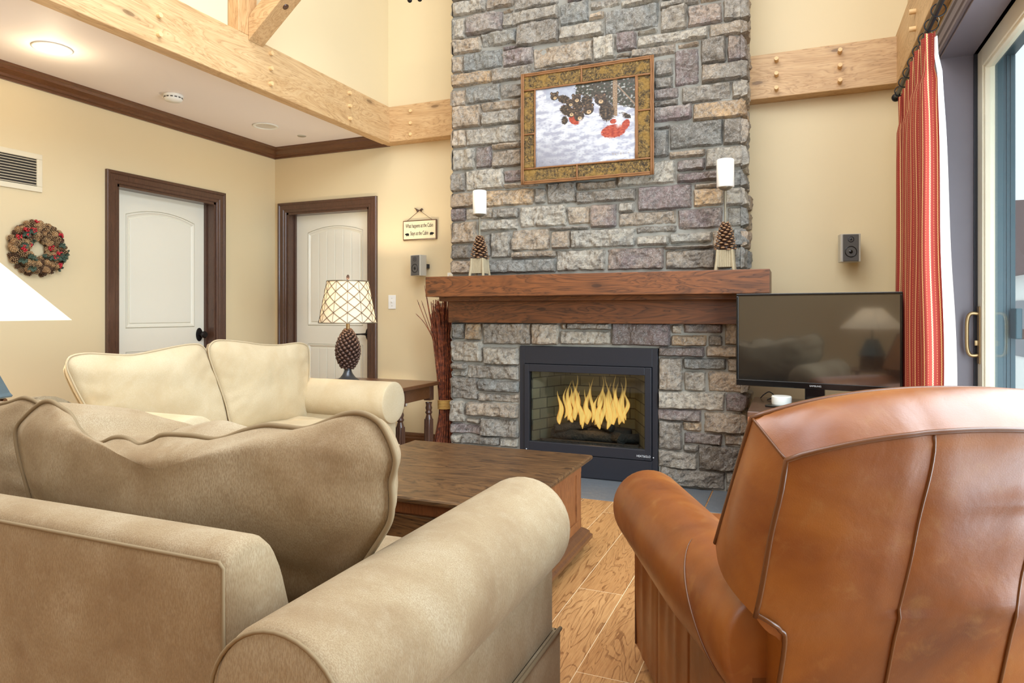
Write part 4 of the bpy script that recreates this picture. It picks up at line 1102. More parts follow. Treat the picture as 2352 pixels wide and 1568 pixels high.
# ------------------------------------------------------------------ wreath
wr = thing('pinecone_wreath', 'round wreath of tan pinecones, red berries and green sprigs on the left wall', 'wreath', (XL, 2.73, 1.538))
rw = random.Random(8)
protos = []
for k, mm in enumerate(((M['wtan'], M['wtan']), (M['wbrown'], M['wtan']), (M['wtan'], M['conetip']))):
    bm = B(); cone(bm, (0, 0, -0.012), 0.034, lambda q: 0.021 * (1 - q * q) ** 0.5 + 0.004, 5, 7, 0.020, 0.014, 0.0, 1.2, 0.3, 0, 1, k)
    protos.append((bm, mm))
meshes = []
for bm, mm in protos:
    me = bpy.data.meshes.new('pinecone'); bm.to_mesh(me); bm.free(); me.materials.append(mm[0]); me.materials.append(mm[1]); meshes.append(me)
bmb = B()
for k in range(9):
    a = k * 2.4; ball(bmb, (0.011 * math.cos(a) * (k % 3) * 0.7, 0.011 * math.sin(a) * (k % 3) * 0.7, 0.004 * (k % 4)), 0.0065, u=8, v=6)
meb = bpy.data.meshes.new('berry_cluster'); bmb.to_mesh(meb); bmb.free(); meb.materials.append(M['berry'])
bmg = B()
for k in range(16):
    a = k * 2.4; e = 0.3 + 0.9 * (k % 4) / 4
    d = Vector((math.cos(a) * math.cos(e), math.sin(a) * math.cos(e), math.sin(e)))
    tube(bmg, [(0, 0, 0), d * 0.014, d * 0.026], [0.003, 0.0055, 0.0006], 5)
meg = bpy.data.meshes.new('green_sprig'); bmg.to_mesh(meg); bmg.free(); meg.materials.append(M['green'])
bm = B(); tube(bm, [(XL + 0.02, 2.73 + 0.112 * math.cos(a), 1.538 + 0.112 * math.sin(a)) for a in [2 * PI * k / 36 for k in range(36)]], 0.032, 10, closed=True)
obj('wreath_ring', bm, plain('wreath_core', (92, 70, 46), 0.9), wr, smooth='all')
bm = B()
for k in range(150):
    th = rw.uniform(0, 2 * PI); ph = rw.uniform(-0.55 * PI, 0.55 * PI); rr = 0.114 + 0.046 * math.sin(ph); hh = 0.018 + 0.034 * math.cos(ph)
    nrm = Vector((math.cos(ph) + 0.2, math.sin(ph) * math.cos(th), math.sin(ph) * math.sin(th))).normalized()
    tt = bmesh.new(); cone(tt, (0, 0, -0.008), 0.022, lambda q: 0.014 * (1 - q * q) ** 0.5 + 0.003, 4, 5, 0.014, 0.010, 0.0, 1.2, 0.3, 0, 1, k)
    merge_keep = {}
    m = Matrix.Translation((XL + hh, 2.73 + rr * math.cos(th), 1.538 + rr * math.sin(th))) @ nrm.to_track_quat('Z', 'Y').to_matrix().to_4x4()
    merge(bm, tt, 0, m)
obj('small_cones', bm, [M['wbrown'], M['wtan']], wr, kind='stuff')
cnt = 0
for k in range(132):
    th = rw.uniform(0, 2 * PI); ph = rw.uniform(-0.5 * PI * 0.95, 0.5 * PI * 1.0) if k % 3 else rw.uniform(-0.6, 0.6)
    rr = 0.114 + 0.050 * math.sin(ph); hh = 0.022 + 0.036 * math.cos(ph)
    kind = 'berry' if k % 10 == 3 else ('green' if k % 7 == 2 else 'cone')
    me = meb if kind == 'berry' else (meg if kind == 'green' else rw.choice(meshes))
    nm = {'berry': 'berry_cluster', 'green': 'green_sprig', 'cone': 'pinecone'}[kind]
    if kind == 'cone': cnt += 1
    o = bpy.data.objects.new(nm, me); COL.objects.link(o); o.parent = wr
    nrm = Vector((math.cos(ph) + 0.25, math.sin(ph) * math.cos(th), math.sin(ph) * math.sin(th))).normalized()
    o.location = (hh + (0.012 if kind != 'cone' else 0), rr * math.cos(th), rr * math.sin(th))
    q = nrm.to_track_quat('Z', 'Y'); o.rotation_mode = 'QUATERNION'; o.rotation_quaternion = q
    o.scale = (rw.uniform(0.62, 0.95),) * 3 if kind == 'cone' else (1.1,) * 3

# ------------------------------------------------------------------ patio door
pd = thing('door_3', None, None, (XR, 2.4, 0), kind='structure')
bm = B()
box(bm, XR - 0.001, 0.80, DR[1] - 0.012, DR[1] - 0.001, 0, DR[2] - 0.001); box(bm, XR - 0.001, 0.80, DR[0] + 0.001, DR[0] + 0.012, 0, DR[2]); box(bm, XR - 0.001, 0.80, DR[0], DR[1] - 0.001, DR[2] - 0.012, DR[2] - 0.001)
obj('jamb', bm, M['jamb'], pd)
bm = B(); n_ = CAS
rings = []
for along, z, s_ in ((DR[1], 0, (1, 0)), (DR[1], DR[2], (1, 1)), (DR[0], DR[2], (-1, 1)), (DR[0], 0, (-1, 0))):
    rings.append([Vector((XR - th, along + s_[0] * (0.088 - d) * 1.15, z + s_[1] * (0.088 - d) * 1.15)) for th, d in CAS])
loft(bm, rings, True, smooth=False); obj('casing', bm, M['jamb'], pd)
def frame_x(bm, y0, y1, z0, z1, w, xa, xb, bev=0.003):
    box(bm, xa, xb, y0, y0 + w, z0, z1, bev); box(bm, xa, xb, y1 - w, y1, z0, z1, bev); box(bm, xa, xb, y0 + w, y1 - w, z0, z0 + w, bev); box(bm, xa, xb, y0 + w, y1 - w, z1 - w, z1, bev)
bm = B(); box(bm, 0.785, 0.815, DR[1] - 0.022, DR[1] + 0.01, 0, DR[2]); box(bm, 0.785, 0.815, DR[0], DR[1], DR[2] - 0.012, DR[2] + 0.01); obj('track', bm, M['black'], pd)
bm = B(); frame_x(bm, 2.35, DR[1] - 0.02, 0.02, DR[2] - 0.012, 0.085, 0.800, 0.850)
frame_x(bm, 2.43, DR[1] - 0.10, 0.10, DR[2] - 0.092, 0.018, 0.808, 0.846, 0.004)
obj('sliding_panel', bm, M['cream'], pd)
bm = B(); frame_x(bm, DR[0], 2.45, 0.02, DR[2] - 0.012, 0.085, 0.852, 0.895); obj('fixed_panel', bm, M['cream'], pd)
bm = B(); box(bm, 0.826, 0.830, 2.44, DR[1] - 0.11, 0.11, DR[2] - 0.10); obj('glass_pane', bm, M['glass'], pd)
bm = B(); box(bm, 0.871, 0.875, DR[0] + 0.08, 2.37, 0.10, DR[2] - 0.09); obj('glass_pane', bm, M['glass'], pd)
bm = B()
box(bm, 0.852, 0.895, DR[1] - 0.05, DR[1] + 0.06, 0, DR[2] + 0.05, 0.002); box(bm, 0.895, 0.950, DR[1] - 0.015, DR[1] + 0.06, 0, DR[2] + 0.05, 0.002)
box(bm, 0.852, 0.95, DR[0], DR[1] - 0.015, DR[2] - 0.035, DR[2] + 0.05, 0.002)
for x in (0.90, 0.915, 0.93): box(bm, x, x + 0.004, DR[1] - 0.022, DR[1] - 0.01, 0, DR[2] - 0.03)
obj('outer_frame', bm, M['teal'], pd)
bm = B(); box(bm, 0.925, 0.95, 3.70, 3.79, 1.02, 1.16, bev=0.004); obj('screen_latch', bm, M['teal'], pd)
bm = B(); box(bm, 0.794, 0.801, 3.745, 3.785, 0.90, 1.17, bev=0.002)
obj('handle_plate', bm, M['brass'], pd)
bm = B(); yy = 3.765
tube(bm, spline([(0.797, yy, 1.135), (0.765, yy, 1.135), (0.752, yy, 1.105), (0.750, yy, 1.04), (0.752, yy, 0.97), (0.765, yy, 0.94), (0.797, yy, 0.94)], 6), 0.0085, 10); box(bm, 0.78, 0.797, yy - 0.006, yy + 0.006, 0.985, 1.01, 0.002)
obj('handle', bm, M['brass'], pd, smooth='all')

# outside: deck, railing and a neighbouring house
bm = B(); box(bm, 0.95, 4.6, -3, 9, -0.18, -0.06); struct('ground', bm, M['concrete'])
rl = thing('deck_railing', 'brown deck railing outside the patio door', 'railing', (2.3, 6, -0.06))
bm = B()
for z in (0.93, 0.12): box(bm, 0.95, 4.6, 6.5, 6.54, z, z + 0.08)
obj('rail', bm, M['concrete'], rl)
for k in range(26):
    bm = B(); box(bm, 1.0 + k * 0.14, 1.03 + k * 0.14, 6.505, 6.535, -0.06, 0.93); obj('baluster', bm, M['concrete'], rl)
hs = thing('neighbour_house', 'pale house with a brown roof seen through the patio glass', 'house', (7, 20, -3))
bm = B(); box(bm, 4.5, 13, 16, 24, -3, 2.2); obj('wall', bm, plain('house_pale', (236, 234, 226), 0.8), hs)
bm = B(); prism(bm, [(15.5, 1.95), (24.5, 1.95), (20, 3.9)], 'X', 4.2, 13.3); obj('roof', bm, plain('house_roof', (104, 78, 70), 0.9), hs)
for k in range(3):
    bm = B(); box(bm, 4.47, 4.5, 17 + k * 2.2, 18 + k * 2.2, 0.2, 1.4); obj('window', bm, M['blackgloss'], hs)
for k in range(4):
    bm = B(); box(bm, 5.0 + k * 2.0, 6.0 + k * 2.0, 15.96, 16, 0.2, 1.5); obj('window', bm, M['blackgloss'], hs)

# ------------------------------------------------------------------ curtain, rod, rings
ct = NT('striped_curtain')
uv = ct.n('ShaderNodeTexCoord'); sp = ct.n('ShaderNodeSeparateXYZ'); ct.l(uv.outputs['UV'], sp.inputs[0])
u_ = ct.math('MULTIPLY', sp.outputs['X'], 1.0); fr_ = ct.math('FRACT', u_)
vv_ = ct.math('FRACT', ct.math('MULTIPLY', sp.outputs['Y'], 95.0))
wig = ct.math('MULTIPLY', ct.math('SINE', ct.math('MULTIPLY', sp.outputs['Y'], 95.0 * 2 * PI)), 0.022)
d_ = ct.math('ABSOLUTE', ct.math('SUBTRACT', fr_, ct.math('ADD', 0.5, wig)))
st1 = ct.math('LESS_THAN', d_, 0.075)
fr2 = ct.math('ABSOLUTE', ct.math('SUBTRACT', ct.math('FRACT', ct.math('ADD', u_, 0.5)), 0.5))
st2 = ct.math('MULTIPLY', ct.math('LESS_THAN', fr2, 0.03), ct.math('LESS_THAN', vv_, 0.5))
col = ct.mix(lin((138, 40, 30)), lin((152, 52, 38)), ct.noise(ct.coords(), 90, 3))
col = ct.mix(col, lin((128, 36, 30)), ct.math('LESS_THAN', ct.math('ABSOLUTE', ct.math('SUBTRACT', fr_, 0.24)), 0.05))
col = ct.mix(col, lin((212, 176, 120)), st1); col = ct.mix(col, lin((190, 130, 84)), st2)
ct.set(Base_Color=col, Roughness=0.85)
cu = thing('curtain', 'red curtain with cream chain stripes gathered beside the patio door', 'curtain', (0.52, 3.8, 0))
RODX, RODZ = 0.54, 2.385
YC0, YC1 = 3.22, 4.30
NP = 7
def curt(s_, z, off=0.0):
    q = (z - 0.03) / (2.33 - 0.03)
    amp = 0.028 + 0.014 * (1 - q) ** 0.7
    y0 = YC0 + (0.10 if q > 0.9 else 0.10 * q / 0.9) - 0.02
    y = y0 + (YC1 - y0) * s_ + 0.018 * math.sin(s_ * NP * 4 * PI + 0.6)
    x = RODX - 0.012 + amp * math.sin(s_ * NP * 2 * PI + 1.9) * (1 if q < 0.93 else 0.6) + 0.01 * noise.noise(Vector((s_ * 6, z * 1.5, 0)))
    # pinch of the pleat heads
    if q > 0.86: x += 0.012 * math.sin(s_ * NP * 6 * PI) * (q - 0.86) / 0.14
    x += 0.022 * max(0.0, min(1.0, (y - 3.72) / 0.15))
    return Vector((x + off, y, z))
bm = B(); uvl = bm.loops.layers.uv.new('UVMap')
NS, NZ = 260, 46
vs = grid(bm, lambda a, b: curt(a, 0.03 + 2.30 * b), NS, NZ)
arc = [0.0]
for i in range(NS): arc.append(arc[-1] + (curt((i + 1) / NS, 1.0) - curt(i / NS, 1.0)).length)
idx_of = {}
for i in range(NS + 1):
    for j in range(NZ + 1): idx_of[vs[i][j]] = (arc[i] / 0.034, 0.03 + 2.30 * j / NZ)
for f in bm.faces:
    for lp_ in f.loops: lp_[uvl].uv = idx_of[lp_.vert]
o = obj('curtain_panel', bm, ct.m, cu)
bm = B(); grid(bm, lambda a, b: curt(a, 0.035 + 2.27 * b) + Vector((0.010, 0.022, 0)), 160, 24); obj('lining', bm, M['lining'], cu)
bm = B(); grid(bm, lambda a, b: curt(0, 0.035 + 2.27 * b) + Vector((a * (0.010 + 0.050 * (1 - b) ** 0.8) * 1.0, 0.004 + 0.018 * math.sin(a * 2.6 + b * 3) * a, 0)), 8, 30); obj('lining_edge', bm, M['lining'], cu)
rd = thing('curtain_rod', 'black iron curtain rod under the beam at the patio door', 'curtain rod', (RODX, 2.5, RODZ))
bm = B(); tube(bm, [(RODX, 0.4, RODZ), (RODX, 4.42, RODZ)], 0.0115, 16); tube(bm, [(RODX, 0.4, RODZ), (RODX, 2.9, RODZ)], 0.0145, 16); obj('rod', bm, M['rod'], rd, smooth=True)
bm = B(); ball(bm, (RODX, 4.45, RODZ), 0.024); tube(bm, [(RODX, 2.87, RODZ), (RODX, 2.91, RODZ)], 0.0165, 16); obj('finial', bm, M['rod'], rd)
for y in (2.55, 4.38):
    bm = B(); tube(bm, [(RODX, y, RODZ - 0.012), (0.60, y, RODZ - 0.02), (XR, y, RODZ - 0.03)], 0.006, 8); tube(bm, [(RODX, y - 0.008, RODZ), (RODX, y + 0.008, RODZ)], 0.015, 14); obj('bracket', bm, M['rod'], rd)
for k in range(8):
    y = 3.20 + 0.155 * k
    o = thing('curtain_ring', 'black iron curtain ring on the rod above the red curtain', 'curtain ring', (RODX, y, RODZ - 0.012), group='curtain rings on the rod')
    bm = B(); tube(bm, [(0.0265 * math.cos(a), 0, 0.0265 * math.sin(a)) for a in [2 * PI * q / 24 for q in range(24)]], 0.0026, 7, closed=True); obj('hoop', bm, M['rod'], o, local=True, smooth='all')
    bm = B(); tube(bm, [(0, 0, -0.027), (0.004, 0.01, -0.035), (0.0, 0.02 if k == 0 else 0, -0.052)], 0.0016, 6); obj('clip', bm, M['pewter'], o, local=True)

# ------------------------------------------------------------------ television, console and boxes
CZ = 0.62
cs = thing('media_console', 'reddish wooden media console in the corner right of the chimney', 'console table', (0.17, 4.08, 0))
cx0, cx1, cy0, cy1 = -0.225, 0.47, 3.76, 4.42
bm = B(); box(bm, cx0 - 0.006, cx1, cy0 - 0.008, cy1, CZ - 0.03, CZ, bev=0.004); obj('top', bm, M['consoletop'], cs)
bm = B(); box(bm, cx0, cx1, cy0 + 0.004, cy1, 0.06, CZ - 0.03); obj('body', bm, M['console'], cs)
bm = B(); box(bm, cx0 - 0.004, cx1, cy0 - 0.010, cy0 + 0.02, CZ - 0.075, CZ - 0.028, bev=0.003); obj('front_rail', bm, M['console'], cs)
for k in range(2):
    a = cx0 + 0.02 + k * 0.335; bm = B(); box(bm, a, a + 0.32, cy0 - 0.008, cy0 + 0.01, CZ - 0.20, CZ - 0.085, bev=0.003); dr = obj('drawer', bm, M['console'], cs)
    bm = B(); tube(bm, spline([(a + 0.12, cy0 - 0.008, CZ - 0.13), (a + 0.13, cy0 - 0.03, CZ - 0.145), (a + 0.19, cy0 - 0.03, CZ - 0.145), (a + 0.20, cy0 - 0.008, CZ - 0.13)], 5), 0.004, 8); obj('handle', bm, M['rod'], dr)
    bm = B(); box(bm, a, a + 0.32, cy0 - 0.006, cy0 + 0.01, 0.08, CZ - 0.215, bev=0.003); obj('door', bm, M['console'], cs)
for x in (cx0 + 0.03, cx1 - 0.03):
    for y in (cy0 + 0.03, cy1 - 0.03):
        bm = B(); box(bm, x - 0.025, x + 0.025, y - 0.02, y + 0.02, 0, 0.062); obj('foot', bm, M['consoletop'], cs)
tl = Vector((-0.312, 4.098)); tr_ = Vector((0.512, 3.962))
ang = math.atan2(tr_.y - tl.y, tr_.x - tl.x); tw_ = (tr_ - tl).length
tv = thing('television', 'black flat screen television standing on the wooden console', 'television', ((tl.x + tr_.x) / 2, (tl.y + tr_.y) / 2, 0.62), ang)
w2 = tw_ / 2
bm = B()
zb, zt = 0.102, 0.629
box(bm, -w2, w2, 0.004, 0.045, zb, zt, bev=0.006); obj('housing', bm, M['blackgloss'], tv, local=True)
bm = B()
for a in ((-w2, w2, zt - 0.014, zt), (-w2, w2, zb, zb + 0.034), (-w2, -w2 + 0.013, zb + 0.034, zt - 0.014), (w2 - 0.013, w2, zb + 0.034, zt - 0.014)): box(bm, a[0], a[1], -0.006, 0.01, a[2], a[3], bev=0.003)
obj('bezel', bm, M['blackgloss'], tv, local=True)
bm = B(); box(bm, -w2 + 0.012, w2 - 0.012, -0.001, 0.006, zb + 0.03, zt - 0.012); obj('screen', bm, plain('tv_screen', (26, 25, 24), 0.09, Specular_IOR_Level=1.0, Coat_Weight=1.0, Coat_IOR=1.9, Coat_Roughness=0.04), tv, local=True)
text('brand_lettering', 'SAMSUNG', 0.013, M['logo'], tv, Matrix.Translation((0.005, -0.0068, zb + 0.017)) @ Matrix.Rotation(R(90), 4, 'X'), 0.0004).parent = tv
tx = [o for o in bpy.data.objects if o.name.startswith('brand_lettering')][0]
tx.data.transform(WM[tv.name])      # lettering was given in the set's own frame
bm = B(); box(bm, -0.05, 0.05, 0.0, 0.03, 0.012, zb + 0.02, bev=0.003); obj('stand_neck', bm, M['blackgloss'], tv, local=True)
bm = B(); prism(bm, [(-0.24, -0.10), (-0.10, -0.135), (0.10, -0.135), (0.24, -0.10), (0.22, 0.08), (-0.22, 0.08)], 'Z', 0.0, 0.012, bev=0.004); obj('stand_base', bm, M['blackgloss'], tv, local=True)
def at_t(x, y): return (WM[tv.name] @ Vector((x, y, 0)))
p = at_t(-0.165, -0.03)
bm = B(); lathe(bm, [(0, 0.012), (0.050, 0.012), (0.052, 0.016), (0.053, 0.054), (0.050, 0.058), (0, 0.058)], (p.x, p.y, CZ), 36)
sp_o = tag(obj('smart_speaker', bm, M['white'], None, smooth=True), 'small white round device on the television stand base', 'speaker')
bm = B(); p = at_t(0.08, -0.07); m = Matrix.Translation((p.x, p.y, CZ + 0.012)) @ Matrix.Rotation(ang, 4, 'Z')
box(bm, -0.13, 0.13, -0.045, 0.045, 0, 0.034, bev=0.003, mtx=m)
cb_ = thing('cable_box', 'black cable box with silver knobs under the television', 'cable box', (p.x, p.y, CZ + 0.012))
obj('case', bm, M['blackgloss'], cb_)
for dx in (0.02, 0.05):
    bm = B(); lathe(bm, [(0.012, 0), (0.012, -0.016), (0, -0.016)], (dx, -0.045, 0.017), 20, axis='Y'); bm.transform(m); obj('knob', bm, M['silver'], cb_, smooth=True)
bm = B(); q = Vector((-0.14, 4.30, CZ))
tube(bm, spline([q + Vector((-0.05, 0.05, 0.004)), q + Vector((-0.03, 0, 0.03)), q + Vector((0.0, 0.02, 0.045)), q + Vector((0.03, 0.0, 0.02)), q + Vector((-0.01, -0.03, 0.004)), q + Vector((0.06, -0.02, 0.03)), q + Vector((0.12, 0.0, 0.004))], 8), 0.0032, 7)
tag(obj('power_cord', bm, M['black'], None, smooth='all'), 'black looped cord behind the television on the console', 'cord')

# ------------------------------------------------------------------ coffee table
CT = (-1.905, -0.905, 2.17, 3.165, 0.45)
ctb = thing('coffee_table', 'square dark wooden chest coffee table with lift top before the fireplace', 'coffee table', ((CT[0] + CT[1]) / 2, (CT[2] + CT[3]) / 2, 0))
bm = B()
pts = [(0, 0), (0.012, 0.004), (0.016, 0.012), (0.016, 0.016), (0.008, 0.024), (0.0, 0.026)]
x0, x1, y0, y1, zt = CT
rings = []
for q, dz in ((0.030, -0.034), (0.020, -0.030), (0.012, -0.026), (0.004, -0.022), (0.0, -0.016), (0.0, -0.008), (0.004, -0.002), (0.008, 0.0)):
    rings.append([Vector((x0 + q, y0 + q, zt + dz)), Vector((x1 - q, y0 + q, zt + dz)), Vector((x1 - q, y1 - q, zt + dz)), Vector((x0 + q, y1 - q, zt + dz))])
loft(bm, rings, True, smooth=False); obj('table_top', bm, M['table'], ctb)
bm = B(); box(bm, x0 + 0.05, x1 - 0.05, y0 + 0.05, y1 - 0.05, 0.10, zt - 0.033); obj('body', bm, M['tableside'], ctb)
for sx in (x0 + 0.045, x1 - 0.115):
    for sy in (y0 + 0.045, y1 - 0.115):
        bm = B(); box(bm, sx, sx + 0.07, sy, sy + 0.07, 0.10, zt - 0.034, bev=0.002); obj('corner_post', bm, M['tableside'], ctb)
bm = B()
for a in ((x0 + 0.045, x1 - 0.045, y0 + 0.044, y0 + 0.06), (x0 + 0.045, x1 - 0.045, y1 - 0.06, y1 - 0.044), (x0 + 0.044, x0 + 0.06, y0 + 0.045, y1 - 0.045), (x1 - 0.06, x1 - 0.044, y0 + 0.045, y1 - 0.045)):
    box(bm, *a, zt - 0.075, zt - 0.034); box(bm, *a, 0.10, 0.15)
obj('side_rail', bm, M['tableside'], ctb)
bm = B(); rings = []
for q, z in ((0.012, 0.045), (0.0, 0.05), (0.0, 0.066), (0.01, 0.074), (0.012, 0.085), (0.03, 0.10), (0.045, 0.108)):
    rings.append([Vector((x0 + q, y0 + q, z)), Vector((x1 - q, y0 + q, z)), Vector((x1 - q, y1 - q, z)), Vector((x0 + q, y1 - q, z))])
loft(bm, rings, True, smooth=False); obj('base_moulding', bm, M['trimX'], ctb)
for sx in (x0 + 0.07, x1 - 0.07):
    for sy in (y0 + 0.07, y1 - 0.07):
        bm = B(); lathe(bm, [(0, 0), (0.026, 0.0), (0.036, 0.014), (0.036, 0.03), (0.024, 0.046), (0, 0.046)], (sx, sy, 0), 20); obj('bun_foot', bm, M['table'], ctb, smooth='all')
bm = B(); box(bm, x0 + 0.12, x1 - 0.12, y0 + 0.038, y0 + 0.05, 0.16, zt - 0.08, bev=0.003); dr = obj('drawer', bm, M['table'], ctb)
for dx in (0.3, 0.7):
    bm = B(); lathe(bm, [(0.008, 0), (0.008, -0.012), (0.016, -0.018), (0.012, -0.028), (0, -0.03)], (x0 + dx * (x1 - x0), y0 + 0.038, 0.28), 16, axis='Y'); obj('knob', bm, M['rod'], dr, smooth=True)

# ------------------------------------------------------------------ upholstery
def cushion(name, outline, T, bulge, mtx, mat, pmat, label, cat, group=None, back_bulge=None, seed=0, pr=0.0065, wr=0.010, n_res=6, ks=(1.0, 1.0), hump=1.0, pipes=(0, 1)):
    """boxed cushion. outline: closed list of (a, b) in the cushion plane; local frame: x = a, z = b, y = thickness (rear face at y=0, front at y=T)"""
    o2 = [Vector((p[0], 0, p[1])) for p in outline]
    o2 = spline(o2, n_res, True)
    c = sum(o2, Vector()) / len(o2); n = len(o2)
    hw_ = max(4, n // 14)
    sm = [sum((o2[(i + j) % n] for j in range(-hw_, hw_ + 1)), Vector()) / (2 * hw_ + 1) for i in range(n)]
    def inner(i, t):
        w = max(0.0, (t - 0.80) / 0.20) ** 1.5
        return sm[i].lerp(o2[i], w)
    def shr(p, k):      # the untraced face is a little smaller
        return Vector((c.x + (p.x - c.x) * k, p.y, c.z + (p.z - c.z) * k - (1 - k) * 0.10))
    bb = back_bulge if back_bulge is not None else bulge
    def W_(p, k): return wr * noise.noise(Vector((p.x * 4.2 + seed, k, p.z * 4.2))) + 0.35 * wr * noise.noise(Vector((p.x * 13 + seed, k, p.z * 11)))
    rings = []
    K = 16
    for k in range(K):          # rear face from centre to the rim
        t = 0.02 + 0.98 * k / (K - 1)
        rg = []
        for i, p in enumerate(o2):
            q = shr(c + (inner(i, t) - c) * t, ks[0])
            h = (1 - t ** 3.2)
            pk = 0.35 * wr * math.sin(8 * (math.atan2(p.z - c.z, p.x - c.x)) * 3 + seed) * max(0, (t - 0.72) / 0.28) * (1 - t) * 8
            rg.append(Vector((q.x, -bb * h + W_(q, 1) * min(1, h * 3) + pk, q.z)))
        rings.append(rg)
    for s_ in (0.12, 0.3, 0.5, 0.7, 0.88):     # gusset
        b_ = 0.018 * math.sin(PI * s_)
        rg = []
        for i, p in enumerate(o2):
            d = (p - c); d = d.normalized() if d.length else d
            q = shr(p, ks[0] + (ks[1] - ks[0]) * s_) + d * (b_ * (hump if d.z > 0.5 else 0.35) + 0.5 * W_(p, s_ * 3) * math.sin(PI * s_))
            rg.append(Vector((q.x, T * s_, q.z)))
        rings.append(rg)
    for k in range(K - 1, -1, -1):
        t = 0.02 + 0.98 * k / (K - 1)
        rg = []
        for i, p in enumerate(o2):
            q = shr(c + (inner(i, t) - c) * t, ks[1]); h = (1 - t ** 3.2)
            pk = 0.35 * wr * math.sin(8 * (math.atan2(p.z - c.z, p.x - c.x)) * 3 + seed) * max(0, (t - 0.72) / 0.28) * (1 - t) * 8
            rg.append(Vector((q.x, T + bulge * h + W_(q, 9) * min(1, h * 3) + pk, q.z)))
        rings.append(rg)
    root = thing(name, label, cat, mtx.translation, 0, group)
    WM[root.name] = Matrix.Translation(mtx.translation)
    bm = B(); loft(bm, rings, True); bm.transform(mtx); obj('cover', bm, mat, root, smooth='all')
    for y in [(0.0, T)[q_] for q_ in pipes]:
        bm = B(); tube(bm, [shr(p, ks[0] if y == 0 else ks[1]) + Vector((0, y, 0)) + (p - c).normalized() * 0.003 for p in o2], pr, 8, closed=True); bm.transform(mtx); obj('piping', bm, pmat, root, smooth='all')
    return root

def rect_pts(w, h, ear=0.03, sag=0.012, n=5, rnd=None):
    """slightly pinched rectangle with soft ears at the corners"""
    r = rnd or random.Random(1); pts = []
    def side(a, b, inward):
        for k in range(n):
            t = k / n; p = Vector(a).lerp(Vector(b), t); e = sag * math.sin(PI * t) + r.uniform(-0.006, 0.006) * (0 if k == 0 else 1)
            pts.append((p.x + inward[0] * e, p.y + inward[1] * e))
    A, Bq, C_, D_ = (0, 0), (w, 0), (w, h), (0, h)
    q = ear
    side((q, 0), (w - q, 0), (0, 1)); side((w, q), (w, h - q), (-1, 0)); side((w - q, h), (q, h), (0, -1)); side((0, h - q), (0, q), (1, 0))
    return pts

def arm_roll(x, z, r, y0, y1, dome, n=40, zb=0.44):
    """rolled arm along y with rounded far end, at local x; returns bmesh"""
    bm = B(); rings = []
    def ring(y, s, dz=0.0):
        return [Vector((x + r * s * math.cos(a), y, z + dz + r * s * math.sin(a))) for a in [2 * PI * k / n for k in range(n)]]
    tp = lambda y: 1.0 - 0.10 * max(0, 1 - (y - y0) / 0.45) ** 1.5
    for y, q in ((y0, 0.90), (y0 + 0.006, 0.97)): rings.append(ring(y, q * tp(y), r * (1 - tp(y))))
    for k in range(0, 14):
        y = y0 + 0.02 + (y1 - dome - y0 - 0.02) * k / 13; rings.append(ring(y, tp(y), r * (1 - tp(y))))
    for k in range(1, 12):
        t = k / 12; rings.append(ring(y1 - dome + dome * math.sin(t * PI / 2), max(0.02, math.cos(t * PI / 2) ** 0.62)))
    loft(bm, rings)
    return bm

